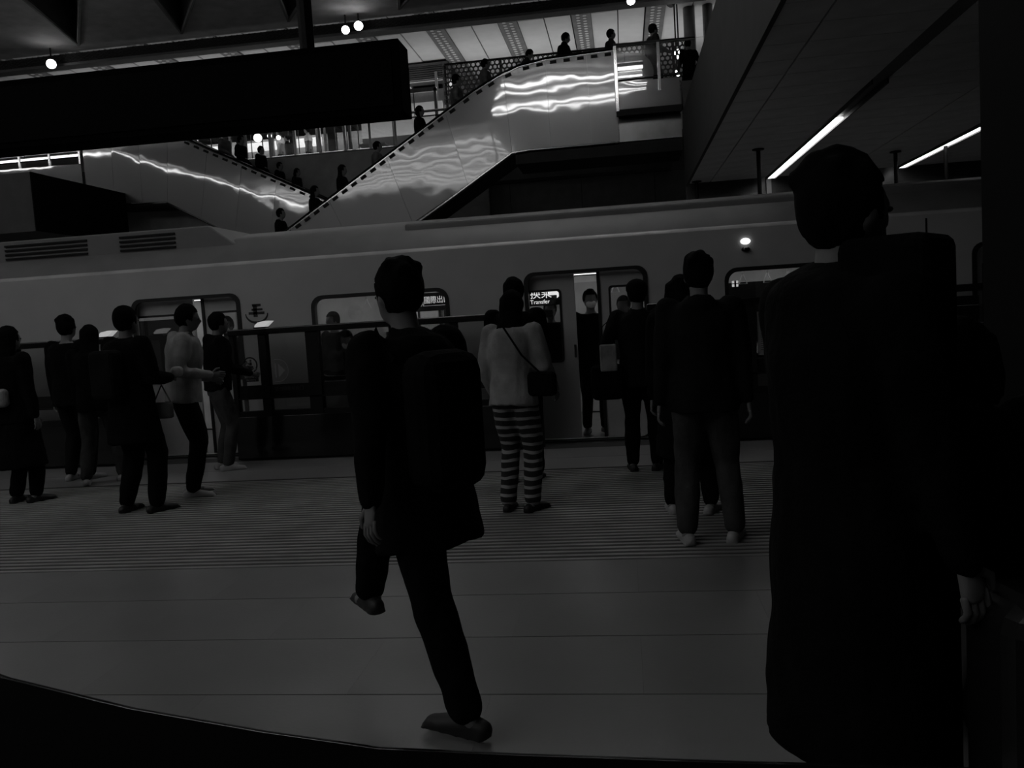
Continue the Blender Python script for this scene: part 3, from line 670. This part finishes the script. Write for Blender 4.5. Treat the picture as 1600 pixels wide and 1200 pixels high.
# indicator lamps on the rail
for i, (x, lab) in enumerate(((-4.15, 'curved white indicator lamp on the screen rail beside the arrow sticker'), (-6.1, 'curved white indicator lamp on the screen rail at the left behind the standing couple'))):
    e = empty('indicator_lamp', (x, SY, 1.52)); tag(e, lab, 'indicator lamp')
    MB().plate([(-.07, 0), (.04, 0), (.13, .075), (.06, .08), (-.03, .065), (-.07, .03)], [], -.04, .06).build('lens', mat('indicator lens', .7, .4, emit=.35), e)
    MB().box(-.08, .06, -.05, .07, 0, .012).build('base', black, e)
# stickers on glass
st = MB(); cx, cz, r = -4.33, 1.10, .085
st.tube([(cx + r * cos(a), SY - .004, cz + r * sin(a)) for a in [2 * pi * k / 24 for k in range(25)]], [.009] * 25, 5)
st.tube([(cx - .06, SY - .004, cz + .06), (cx + .06, SY - .004, cz - .06)], .006, 5); st.tube([(cx, SY - .004, cz - .06), (cx + .01, SY - .004, cz + .03)], .014, 5); st.ell((cx + .01, SY - .004, cz + .05), (.013, .006, .014))
s_ = st.build('prohibition_sticker', ink, pd)
s2 = MB().box(-4.42, -4.24, SY - .004, SY - .001, .905, .99).build('notice_sticker', ink, pd)
text('sticker_text', '请勿倚靠', .04, (-4.33, SY - .006, .95), panel_grey, s2, align='CENTER'); text('sticker_text', 'No Leaning', .025, (-4.33, SY - .006, .92), panel_grey, s2, align='CENTER')
st = MB(); cx, cz, r = -4.0, 1.02, .13
st.tube([(cx + r * cos(a), SY - .004, cz + r * sin(a)) for a in [-pi * .6 + 1.2 * pi * k / 18 for k in range(19)]], [.004] * 19, 5)
st.add([(cx + .01, SY - .005, cz - .08), (cx + .09, SY - .005, cz), (cx + .01, SY - .005, cz + .08)], [(0, 1, 2)]).box(cx - .03, cx - .015, SY - .006, SY - .002, cz - .08, cz + .08)
st.build('arrow_sticker', mat('pale sticker', .3, .6), pd)
text('band_text', '请勿倚靠站台门', .05, (-4.05, SY - .012, .79), mat('dim lettering', .05, .6), pd)
# white notice on right screen
nt = MB().box(1.40, 1.83, SY - .012, SY - .004, .90, 1.365).build('notice_poster', poster, pd)
ln = MB(); ln.box(1.53, 1.72, SY - .014, SY - .012, 1.33, 1.345); ln.box(1.43, 1.80, SY - .014, SY - .012, 1.285, 1.292)
for i in range(14): ln.box(1.43, 1.80 - random.random() * .08, SY - .014, SY - .012, .955 + i * .022, .962 + i * .022)
tag(ln.build('printed_line', ink, nt), kind='stuff')
dp = MB().box(3.05, 3.6, SY - .09, SY - .06, 1.15, 1.40).build('display_panel', black_gloss, pd)
text('display_text', 'S 2', .085, (3.12, SY - .095, 1.20), mat('dim lettering 2', .12, .6), dp)
MB().box(3.05, 3.6, SY - .1, SY - .09, 1.30, 1.305).build('display_line', panel_grey, dp)
MB().tube([(3.15, SY - .12, 1.12), (3.75, SY - .12, 1.12)], .01, 6).build('hand_bar', steel_rail, pd)

# ------------------------------------------------------------------ foreground ledge
lg = empty('ledge', (0, 0, 0)); tag(lg, 'black curved counter edge with a glossy rim along the bottom of the view', 'counter')
crv = [(-1.7, 1.62), (-1.15, 1.36), (-.83, 1.24), (-.57, 1.165), (-.38, 1.12), (-.18, 1.105), (.12, 1.09), (.5, 1.075), (1.0, 1.08)]
out = [Vector((x, y)) for x, y in crv]; nC = len(out)
m = MB(); 
for z in (.90, .84): m.add([(p.x, p.y, z) for p in out] + [(p.x * .9, p.y - .45, z) for p in out], [(i, i + 1, nC + i + 1, nC + i) for i in range(nC - 1)])
m.build('top', mat('counter top', .003, .9, spec=.02), lg)
MB().tube([(p.x, p.y, .872) for p in out], .028, 12).build('rim', black_gloss, lg, True)
m = MB()
for off in (.06, .35): m.add([(p.x, p.y - off, .84) for p in out] + [(p.x, p.y - off, 0) for p in out], [(i, i + 1, nC + i + 1, nC + i) for i in range(nC - 1)])
m.build('body', mat('counter body', .004, .9, spec=.02), lg)

# ------------------------------------------------------------------ people
PENDING = []   # (object, voxel, smooth iterations, finger MB or None)
def ik(a, b, l1, l2, pole):
    a, b = Vector(a), Vector(b); d = b - a; D = min(d.length, (l1 + l2) * .999); dn = d.normalized(); b = a + dn * D
    x = (l1 * l1 - l2 * l2 + D * D) / (2 * D); h = sqrt(max(l1 * l1 - x * x, 0)); p = Vector(pole); p = (p - dn * p.dot(dn)).normalized()
    return a + dn * x + p * h, b
def person(label, loc, face, H=1.70, hands=None, feet=None, lean=0, nod=0, turn=0, side=0, drop=0, top='black', bottom='black', shoes='b', hair='short',
           hem=.80, mask=False, skirt=0, hood=False, loose=1.0, vox=.016, detail=True, legs=True, group=None, collar=False, hat=None, bulk=0):
    s = H / 1.72
    e = empty('person', loc, face); e.scale = (s, s, s); tag(e, label, 'person', group)
    hip = Vector((0, 0, .93 - drop)); Rl = Matrix.Rotation(-lean, 3, 'X') @ Matrix.Rotation(side, 3, 'Y')
    def T(p): return hip + Rl @ (Vector(p) - Vector((0, 0, .93)))
    hands = hands or ((-.25, .04, .80), (.25, .04, .80)); feet = feet or ((-.11, 0, .08), (.11, .02, .08))
    sh = [T((-.185, 0, 1.41)), T((.185, 0, 1.41))]
    Rh = Rl @ Matrix.Rotation(turn, 3, 'Z') @ Matrix.Rotation(-nod, 3, 'X')
    nb = T((0, .0, 1.45)); hc_ = nb + Rl @ Vector((0, .01, .05)) + Rh @ Vector((0, .02, .115))
    arms = []
    for i, h in enumerate(hands):
        el_, wr = ik(sh[i], Vector(h) + Vector((0, 0, 0)), .29, .26, (-.5 if i == 0 else .5, -1, -.4)); arms.append((sh[i], el_, wr))
    lg_ = []
    for i, h in enumerate(feet):
        hp = hip + Vector((-.095 if i == 0 else .095, 0, -.02)); kn, an = ik(hp, h, .43, .42, (0, 1, .1)); lg_.append((hp, kn, an))
    # ---- body
    b = MB(); n_ = 14
    b.ell(hc_, (.076, .094, .112), Rh); b.ell(hc_ + Rh @ Vector((0, .03, -.055)), (.056, .062, .062), Rh)
    b.ell(hc_ + Rh @ Vector((0, .098, -.018)), (.013, .018, .024), Rh); b.ell(hc_ + Rh @ Vector((0, .083, -.058)), (.025, .012, .01), Rh)
    b.ell(hc_ + Rh @ Vector((0, .08, .015)), (.05, .014, .012), Rh)
    for sx in (-1, 1): b.ell(hc_ + Rh @ Vector((sx * .078, -.004, -.015)), (.012, .02, .032), Rh)
    b.tube([nb + Rl @ Vector((0, -.01, -.04)), nb + Rl @ Vector((0, 0, .03)), hc_ - Rh @ Vector((0, .01, .05))], [.062, .054, .056], 12)
    tor = [(0, .93 - .06, .155, .105), (0, 1.0, .15, .10), (0, 1.08, .135, .092), (0, 1.2, .15, .105), (0, 1.32, .165, .108), (-.005, 1.40, .16, .09), (-.005, 1.45, .085, .065)]
    b.tube([T((0, y, z)) for y, z, _, _ in tor], [(a, c) for _, _, a, c in tor], 16, ref=(1, 0, 0))
    fing = MB()
    for i, (S_, E_, W_) in enumerate(arms):
        b.tube([S_, S_.lerp(E_, .5), E_, E_.lerp(W_, .5), W_], [.052, .046, .038, .034, .025], 10, True)
        d = (W_ - E_).normalized(); u = d.cross(Vector((0, 1, 0) if abs(d.y) < .8 else (0, 0, 1))).normalized(); v = d.cross(u).normalized()
        # v: palm width axis
        b.tube([W_ - d * .01, W_ + d * .03, W_ + d * .085], [(.022, .016), (.034, .016), (.038, .014)], 10, True, ref=v)
        if detail:
            inw = u if (u.x > 0) == (i == 0) else -u
            for q, (fl_, off) in enumerate(((.070, -.027), (.078, -.009), (.074, .009), (.058, .026))):
                p0 = W_ + d * .078 + v * off; p1 = p0 + d * fl_ * .45; p2 = p1 + (d * .8 + inw * .6).normalized() * fl_ * .35; p3 = p2 + (d * .5 + inw * .85).normalized() * fl_ * .25
                fing.tube([p0, p1, p2, p3], [.0092, .0088, .008, .0065], 6, True)
            tv = v * (-1 if v.y < 0 else 1); p0 = W_ + d * .03 + tv * .025; p1 = p0 + (d * .6 + tv * .7).normalized() * .035; p2 = p1 + (d * .9 + tv * .2 + inw * .3).normalized() * .03
            fing.tube([p0, p1, p2], [.012, .0105, .0085], 6, True)
    if legs:
        for (hp, kn, an) in lg_:
            b.tube([hp, hp.lerp(kn, .5), kn, kn.lerp(an, .3), an], [.082, .07, .052, .055, .036], 12, True)
            b.tube([an - Vector((0, .03, .03)), an + Vector((0, .08, -.05))], [.035, .03], 8, True)
    bo = link('body', b.mesh('body', True, False), skin, e); PENDING.append((bo, vox, 3, fing if detail else None))
    # ---- jacket / coat
    j = MB(); g = .022 * loose
    rows = []
    for y, z, a, c in tor[1:]:
        if z >= hem - .2: rows.append((T((0, y, z)), (a + g + .012, c + g + .018)))
    lowrows = []
    if hem < .99:
        zz = .93
        steps_ = []
        while zz > hem: steps_.append(zz); zz -= .12
        steps_.append(hem)
        for z in steps_:
            t_ = (.95 - z); lowrows.append((T((0, 0, z)) if lean < .3 else T((0, 0, z)), (.165 + g + .05 * t_ * loose, .115 + g + .06 * t_ * loose)))
        lowrows = lowrows[::-1]
    al = lowrows + rows
    if len(al) > 2: j.tube([a for a, c in al], [c for a, c in al], 18, ref=(1, 0, 0))
    if collar or hood: j.tube([nb - Rl @ Vector((0, 0, .05)), nb + Rl @ Vector((0, -.02, .035))], [(.095, .08), (.082, .078)], 14, ref=(1, 0, 0))
    if bulk: j.ell(nb + Rl @ Vector((0, -.02, -.03)), (.23 * bulk, .15 * bulk, .11 * bulk))
    if hood: j.ell(nb + Rl @ Vector((0, -.085, -.02)), (.11, .065, .075))
    for i, (S_, E_, W_) in enumerate(arms):
        W2 = W_ - (W_ - E_).normalized() * .0
        j.tube([S_ + Vector((0, 0, .005)), S_.lerp(E_, .5), E_, E_.lerp(W2, .5), W2], [.072 * (.85 + .15 * loose), .066 * (.8 + .2 * loose), .056 * (.8 + .2 * loose), .05 * (.8 + .2 * loose), .040], 12, True)
    PENDING.append((link('coat' if hem < .7 else 'jacket', j.mesh('jacket', True, False), cl[top], e), vox, 3, None))
    # ---- trousers / skirt
    if skirt:
        k = MB(); k.tube([hip + Vector((0, 0, .08)), hip, Vector((0, 0, .6)), Vector((0, .0, skirt))], [(.155, .12), (.185, .14), (.22, .19), (.27, .24)], 20, ref=(1, 0, 0))
        PENDING.append((link('skirt', k.mesh('skirt', True, False), cl[bottom], e), vox, 3, None))
    if legs and (not skirt or skirt > .5 or True):
        k = MB()
        if not skirt: k.tube([T((0, 0, 1.02)), hip + Vector((0, 0, .02)), hip - Vector((0, 0, .1))], [(.155, .11), (.17, .122), (.155, .115)], 16, ref=(1, 0, 0))
        for (hp, kn, an) in lg_:
            lw = .8 + .2 * loose
            a2 = an + Vector((0, 0, .02))
            k.tube([hp - Vector((0, 0, .02)), hp.lerp(kn, .5), kn, kn.lerp(a2, .5), a2], [.1, .09 * lw, .072 * lw, .068 * lw, .058 * lw], 12, True)
        PENDING.append((link('trousers' if not skirt else 'stockings', k.mesh('trousers', True, False), cl[bottom], e), vox, 3, None))
    # ---- shoes
    if legs:
        for i, (hp, kn, an) in enumerate(lg_):
            k = MB(); out_ = .25 * (-1 if i == 0 else 1)
            q = Matrix.Rotation(-out_, 3, 'Z'); c = an - Vector((0, 0, .05))
            k.tube([c + q @ Vector((0, -.07, 0)), c + q @ Vector((0, 0, .01)), c + q @ Vector((0, .08, -.004)), c + q @ Vector((0, .155, -.012))], [(.036, .036), (.04, .045), (.045, .034), (.04, .024)], 12, True, ref=(1, 0, 0))
            k.tube([c + q @ Vector((0, -.085, -.026)), c + q @ Vector((0, .185, -.026))], [(.043, .008), (.043, .008)], 12, True, ref=(1, 0, 0))
            PENDING.append((link('shoe', k.mesh('shoe', True, False), shoe_w if shoes == 'w' else shoe_b, e), .012, 1, None))
    # ---- hair
    h = MB()
    h.ell(hc_ + Rh @ Vector((0, -.018, .02)), (.092, .106, .118), Rh); 
    if hair == 'long':
        h.tube([hc_ + Rh @ Vector((0, -.03, .04)), hc_ + Rh @ Vector((0, -.05, -.1)), T((0, -.085, 1.36)), T((0, -.12, 1.22))], [(.098, .08), (.10, .07), (.115, .05), (.09, .03)], 14, True, ref=(1, 0, 0))
    elif hair == 'bob':
        h.ell(hc_ + Rh @ Vector((0, -.035, -.035)), (.1, .085, .105), Rh)
        for q in range(8): h.tube([hc_ + Rh @ Vector((-.08 + .023 * q, -.06 + .02 * (q % 2), .05)), hc_ + Rh @ Vector((-.095 + .027 * q, -.07, -.05)), hc_ + Rh @ Vector((-.10 + .028 * q, -.06 - .01 * (q % 3), -.13 - .012 * (q % 3)))], [.03, .03, .014], 8, True)
    elif hair == 'bun': h.ell(hc_ + Rh @ Vector((0, -.11, .06)), (.045, .045, .045), Rh)
    elif hair == 'fluffy':
        for q in range(9):
            a = q * 2.4; t_ = .25 + .1 * q; h.ell(hc_ + Rh @ Vector((.075 * sin(t_) * cos(a), -.03 + .085 * sin(t_) * sin(a), .02 + .10 * cos(t_))), (.036, .036, .03), Rh)
    # cut the face free
    ho = link('hair', h.mesh('hair', True, False), hair_m, e); PENDING.append((ho, min(vox, .014), 2, ('face', hc_, Rh)))
    if mask:
        k = MB(); k.ell(hc_ + Rh @ Vector((0, .052, -.052)), (.062, .058, .05), Rh); link('face_mask', k.mesh('face_mask', True), maskm, e)
    for sx in (-1, 1):
        if detail: link('eye', MB().ell(hc_ + Rh @ Vector((sx * .03, .087, .0)), (.012, .008, .007), Rh, 8, 6).mesh('eye', True), ink, e)
    if hat:
        k = MB(); k.ell(hc_ + Rh @ Vector((0, -.01, .05)), (.1, .115, .085), Rh); k.tube([hc_ + Rh @ Vector((0, .05, .06)), hc_ + Rh @ Vector((0, .17, .05))], [(.075, .008), (.06, .006)], 12, True, ref=Rh @ Vector((1, 0, 0)))
        link('cap', k.mesh('cap', True), cl[hat], e)
    return e, dict(T=T, arms=arms, head=hc_, Rh=Rh, s=s, e=e)

def wpt(e, p):
    M = Matrix.Translation(e.location) @ Matrix.Rotation(e.rotation_euler.z, 4, 'Z') @ Matrix.Diagonal((e.scale[0],) * 3 + (1,)); return M @ Vector(p)

# platform people, left to right
e, _ = person('woman at the left edge in a black coat and long skirt, pale hip bag', (-5.75, 7.33, 0), -.3, 1.66, top='black', bottom='black', hair='long', hem=.80, skirt=.36, loose=1.6, feet=((-.1, 0, .08), (.1, .06, .08)))
def bag(name, label, loc, rz, size, m, strap=None, cat='bag', bev=.02):
    e = empty(name, loc, rz); tag(e, label, cat)
    MB().box(-size[0] / 2, size[0] / 2, -size[1] / 2, size[1] / 2, -size[2] / 2, size[2] / 2).build('bag_body', m, e, bevel=min(bev, min(size) * .4))
    if strap: MB().tube([Vector(p) for p in strap], [(.018, .004)] * len(strap), 8, ref=(0, 1, 0)).build('strap', m, e)
    return e
bag('crossbody_bag', 'pale crossbody bag on the hip of the woman at the left edge', (-5.83, 7.12, 1.02), .15, (.34, .10, .17), cl['pale'], [(-.16, .0, .08), (-.12, .02, .3), (.05, .06, .45)], bev=.05)
person('tall man with thick dark hair second from the left edge, black jacket', (-5.93, 8.44, 0), -.1, 1.76, top='black', bottom='charcoal', shoes='w', hair='fluffy', loose=1.6)
e, _ = person('woman in a black jacket and faded jeans standing in front of the tall couple partner', (-5.50, 8.2, 0), .25, 1.64, top='black', bottom='denim', shoes='w', hair='long', feet=((-.16, -.05, .08), (.17, .12, .08)), hands=((-.22, .1, .85), (.27, .22, 1.0)), loose=1.5)
e['label'] = 'woman in a black jacket and faded jeans beside the tall man at the left'
bag('tissue_pack', 'small pale pack in the hand of the woman in faded jeans', (-5.20, 8.38, .98), .5, (.08, .03, .17), cl['pale'], None, 'pack')
person('person all in black, big coat and backpack, left of the pale grey jacket', (-4.2, 6.75, 0), -.35, 1.75, top='black', bottom='black', hem=.60, loose=2.1, hair='short', collar=True, feet=((-.15, -.02, .08), (.14, .05, .08)), hands=((-.27, .05, .85), (.17, .26, 1.12)))
bag('backpack', 'black backpack on the person in the big black coat', (-4.27, 6.55, 1.20), -.35, (.30, .15, .42), cl['charcoal'], [(-.1, .07, .18), (-.12, .16, .27), (-.12, .24, .15)], 'backpack', .05)
bag('paper_cup', 'pale cup held by the person in the big black coat', (-3.93, 7.05, 1.18), 0, (.10, .08, .09), cl['white'], None, 'cup', .03)
bag('handbag', 'small plaid handbag hanging beside the person in the big black coat', (-3.98, 6.85, .86), .2, (.17, .07, .14), cl['grey'], [(-.07, 0, .07), (0, .02, .22), (.07, 0, .07)])
person('person in a pale grey jacket and black trousers with pale shoes', (-4.08, 7.4, 0), -1.15, 1.76, top='pale', bottom='black', shoes='w', hem=.86, hair='short', hood=True, loose=1.75, lean=.1, hands=((-.2, .22, 1.05), (.2, .25, 1.1)))
person('person in a black vest with pale sleeves and hood, beside the screen edge', (-4.42, 8.75, 0), -.9, 1.70, top='black', bottom='denim', shoes='w', hem=.88, hair='short', hood=True, loose=1.3, lean=.06, hands=((-.18, .3, 1.1), (.15, .32, 1.05)))
# walking figure
wk, wi = person('dark walking figure striding left across the middle of the platform', (-.78, 3.1, 0), .9, 1.71, top='black', bottom='black', hem=.66, hair='fluffy', loose=1.55, lean=.08, collar=True, detail=True,
    feet=((-.09, -.27, .09), (.05, .50, .36)), hands=((-.33, -.12, .88), (.30, .22, .92)), vox=.014)
bag('backpack', 'large black backpack on the walking figure', (-.65, 2.95, 1.14), .9, (.28, .20, .50), cl['black'], [(-.12, .12, .22), (-.13, .2, .33), (-.13, .3, .2)], 'backpack', .08)
# behind the walker
person('man in a black jacket with a bare neck, standing behind the walking figure', (-.96, 7.5, 0), .1, 1.80, top='black', bottom='black', hem=.80, hair='short', loose=1.4)
e, _ = person('person in a pale jacket and black and white striped trousers', (-.86, 6.35, 0), -.35, 1.66, top='pale', bottom='stripe', hem=.84, hair='long', loose=1.6, lean=.08, feet=((-.10, 0, .08), (.10, .03, .08)), hands=((-.25, .15, .9), (.26, .2, .95)))
bag('crossbody_bag', 'dark crossbody bag and strap over the pale jacket', (-.62, 6.18, .98), -.3, (.22, .09, .18), cl['black'], [(-.0, -.02, .08), (-.12, -.07, .22), (-.27, -.05, .44)], bev=.04)
e, _ = person('man in a flat dark cap and dark jacket near the open train door', (.12, 7.81, 0), -.1, 1.72, top='charcoal', bottom='black', shoes='b', hat='black', hem=.78, loose=1.3, collar=True, hands=((-.28, .12, 1.0), (.26, .05, .85)))
bag('shoulder_bag', 'round black shoulder bag at the hip of the man in the cap', (-.18, 7.68, .84), .1, (.30, .14, .32), cl['black'], [(-.1, 0, .15), (-.02, 0, .5), (.12, .02, .62)], bev=.06)
bag('paper_bag', 'pale paper sheet held by the man in the cap', (-.16, 7.62, 1.06), .1, (.15, .03, .24), cl['pale'], None, 'paper')
person('woman in a long black coat and white shoes just behind the hooded tall man', (.40, 6.15, 0), -.15, 1.68, top='black', bottom='black', shoes='w', hair='bob', hem=.42, loose=1.3, feet=((-.13, 0, .08), (.15, .0, .08)))
person('tall man in a black hoodie and faded loose trousers with chunky trainers', (.46, 5.38, 0), -.08, 1.78, top='charcoal', bottom='camo', shoes='w', hair='fluffy', hem=.80, hood=True, loose=1.5, feet=((-.13, -.03, .08), (.15, .02, .08)), hands=((-.27, .0, .78), (.27, .0, .78)))
# foreground silhouettes
person('black silhouette of a person close at the right with a shoulder pack', (.50, 2.1, 0), -1.15, 1.80, top='black', bottom='black', hem=.40, hair='fluffy', loose=1.2, collar=True, bulk=.8, hands=((-.25, .1, .85), (.25, .1, .85)), vox=.014)
bag('backpack', 'square black backpack on the near silhouette at the right', (.61, 2.02, 1.44), -.6, (.2, .22, .36), cl['black'], None, 'backpack', .03)
person('short person in a dark hooded coat beside the near silhouette', (.86, 2.35, 0), -.3, 1.40, top='black', bottom='black', hem=.36, hair='bob', loose=2.0, hood=True, collar=True, vox=.014)
e = empty('suitcase', (.93, 1.95, 0), .2); tag(e, 'dark rounded suitcase with a faint sheen at the right edge', 'suitcase')
MB().box(-.2, .2, -.13, .13, .06, .84).build('shell', mat('suitcase shell', .012, .25), e, bevel=.07)
for sx in (-.14, .14):
    for sy in (-.08, .08): MB().tube([(sx - .015, sy, .03), (sx + .015, sy, .03)], .03, 10).build('wheel', black, e)
MB().tube([(-.08, 0, .8), (-.08, 0, .9), (.08, 0, .9), (.08, 0, .8)], .012, 8).build('handle', dark_metal, e)
# people inside the train
sd = dict(detail=False, vox=.02)
person('masked passenger in black behind the narrow gap of the train door', (-.40, 10.35, 0), pi + .15, 1.72, mask=True, top='black', bottom='black', hem=.7, **sd)
person('passenger in a pale jacket behind the right door window', (.0, 10.5, 0), pi - .3, 1.62, top='pale', bottom='charcoal', **sd)
person('dark passenger behind the left door leaf window', (-.92, 10.75, 0), pi, 1.62, top='black', bottom='black', **sd)
person('masked passenger seated behind the middle train window', (-3.56, 10.62, .06), pi + .3, 1.68, mask=True, drop=.33, top='dark', bottom='charcoal', hem=.86, feet=((-.1, .34, .08), (.1, .34, .08)), hands=((-.1, .3, .72), (.1, .3, .72)), nod=.3, hood=True, **sd)
person('passenger in dark clothes standing at the left corner of the middle window', (-3.84, 11.0, 0), 2.6, 1.66, top='charcoal', bottom='black', **sd)
person('passenger in the left train doorway with black hair', (-5.1, 10.5, 0), pi, 1.68, mask=True, top='grey', bottom='black', **sd)
person('passenger behind the right side train window', (1.95, 11.2, 0), 2.8, 1.68, top='black', bottom='black', **sd)
# escalator riders (centre, riding up to the right)
sd = dict(detail=False, vox=.024)
def rider(label, xr, ztop, Y, zf, face, H=None, **k):
    x = xr * Y; z0 = zf(x) - .97 if zf else 6.03; z0 = max(z0, .02)
    H = H or max(1.5, min(1.85, 1.5 + ztop * Y - z0)); k = {**sd, **k}
    if zf:
        x0 = -11.9 if zf is zc else -14.2; kk = round((x - x0) / .4); z0 = max(.02, zf(x0 + kk * .4) - .97)
    return person(label, (x, Y, z0), face, H, group='escalator riders', hands=k.pop('hands', ((-.25, .12, .95), (.3, .25, 1.05))), **k)
YU = YC + .66
RF = -pi / 2 + .1
rider('lowest clear rider on the middle escalator, black top, lit against the steel', -.406, .141, YU, zc, RF, top='black', bottom='black')
rider('long haired rider just above where the two escalators cross', -.361, .167, YU, zc, RF, hair='long', top='black', bottom='black')
rider('long haired rider in black halfway up the middle escalator', -.325, .186, YU, zc, RF, hair='long', top='black', bottom='black')
rider('rider in a pale top holding the rail, on the middle escalator', -.280, .212, YU, zc, RF, top='grey', bottom='black')
rider('hooded rider in black below the kiosk on the middle escalator', -.226, .244, YU, zc, RF, hair='bob', top='black', bottom='black')
rider('rider with cropped hair in a grey jacket in front of the perforated parapet', -.180, .278, YU, zc, RF, hair='fluffy', top='grey', bottom='dark')
rider('rider in a light shirt and dark bag just before the escalator levels out', -.145, .290, YU, zc, RF, top='grey', bottom='black')
rider('bowed rider in grey at the start of the level section', -.096, .300, YU, zc, RF, nod=.5, top='dark', bottom='black')
rider('bearded rider in black looking at a phone at the top of the escalator', -.053, .314, YU, zc, RF, top='black', bottom='black', nod=.3, hands=((-.12, .38, 1.22), (.12, .38, 1.22)), loose=1.4)
bag('phone', 'phone held up by the rider at the top of the escalator', (-.053 * YU + .47, YU, 7.15), 0, (.02, .08, .15), black, None, 'phone', .005)
rider('rider in a dark jacket near the newel end', .0, .312, YU, zc, RF, top='dark', bottom='black')
rider('man with a backpack standing on the right landing behind the rail', .047, .313, 20.2, None, RF + .2, top='dark', bottom='black', loose=1.5, shoes='w')
rider('stooping dark figure at the right end of the landing', .0855, .285, 20.6, None, .4, top='black', bottom='black')
# left escalator riders, coming down
YW = YL + .66
LFc = -pi / 2 - .1
rider('rider in a pale coat at the top of the falling escalator', -.468, .242, YW, zl, LFc, top='grey', bottom='black', loose=1.5)
rider('dark rider second from the top of the falling escalator', -.448, .233, YW, zl, LFc, top='black', bottom='black')
rider('broad black coated rider below the round lamps on the falling escalator', -.424, .215, YW, zl, LFc, top='black', bottom='black', loose=1.9)
rider('rider in black in the lower middle of the falling escalator', -.402, .196, YW, zl, LFc, top='black', bottom='black', loose=1.3)
rider('lowest rider on the falling escalator, hair blown back', -.381, .181, YW, zl, LFc, top='charcoal', bottom='black', hair='bob')
x = -.451 * YU; kk = round((x + 11.9) / .4)
person('lowest rider by the train roof leaning with an arm out', (x, YU, max(.02, zc(-11.9 + .4 * kk) - .97)), RF, 1.62, top='black', bottom='black', lean=.25, hands=((-.1, .5, 1.2), (.15, .55, 1.15)), **sd)
# concourse people
for lab, xr, zt in (('person in black passing the slanted counter panels on the concourse', -.389, .222), ('person in white at the counter on the concourse', -.398, .222), ('person with pale sleeves seen through the middle of the railing', -.363, .236)):
    Y = 27.2 if 'black' in lab else 26.4
    person(lab, (xr * Y, Y, 6.25), pi * .6, max(1.5, min(1.8, 1.5 + zt * Y - 6.25)), top='black' if 'black' in lab else 'white', bottom='charcoal', **sd)

# ---- resolve remeshed figures in one pass
for o, vx_, it, fg in PENDING:
    md = o.modifiers.new('r', 'REMESH'); md.mode = 'VOXEL'; md.voxel_size = vx_; md.use_smooth_shade = True
    sm_ = o.modifiers.new('s', 'SMOOTH'); sm_.iterations = it; sm_.factor = .6
dg = bpy.context.evaluated_depsgraph_get(); dg.update()
done = []
for o, vx_, it, fg in PENDING: done.append(bpy.data.meshes.new_from_object(o.evaluated_get(dg)))
for (o, vx_, it, fg), me in zip(PENDING, done):
    old = o.data; mt = old.materials[0] if old.materials else None
    o.modifiers.clear(); nm = old.name; o.data = me; bpy.data.meshes.remove(old); me.name = nm
    if not me.materials: me.materials.append(mt)
    if mt is not skin and not o.name.startswith('shoe'):
        hr = o.name.startswith('hair'); am = .007 if hr else .011; nv_ = [v.normal.copy() for v in me.vertices]
        for v, nn_ in zip(me.vertices, nv_):
            p = v.co; q_ = Vector((p.x * 30, p.y * 30, p.z * 16)) if hr else Vector((p.x * 9, p.y * 9, p.z * 5 + len(me.vertices) % 17))
            v.co = p + nn_ * (noise.noise(q_) * am + (0 if hr else .5 * am * noise.noise(q_ * 2.3)))
    if isinstance(fg, MB):
        fm_ = fg.mesh('f', True); bm = bmesh.new(); bm.from_mesh(me); bm.from_mesh(fm_); bm.to_mesh(me); bm.free()
    elif isinstance(fg, tuple):
        _, hc_, Rh = fg; inv = Rh.transposed(); bm = bmesh.new(); bm.from_mesh(me)
        kill = []
        for v in bm.verts:
            p = inv @ (v.co - hc_)
            if p.y > .045 and p.z < .055 and abs(p.x) < .085 or (p.y > .0 and p.z < -.03 and abs(p.x) < .095): kill.append(v)
        bmesh.ops.delete(bm, geom=kill, context='VERTS'); bm.to_mesh(me); bm.free()
    me.polygons.foreach_set('use_smooth', [True] * len(me.polygons))

for o in TEXTS:
    me = bpy.data.meshes.new_from_object(o.evaluated_get(dg)); n_ = o.name; c_ = o.data
    q = bpy.data.objects.new(n_, me); q.location = o.location; q.rotation_euler = o.rotation_euler; q.scale = o.scale; col.objects.link(q); q.parent = o.parent
    if not me.materials: me.materials.append(c_.materials[0])
    bpy.data.objects.remove(o); q.name = n_
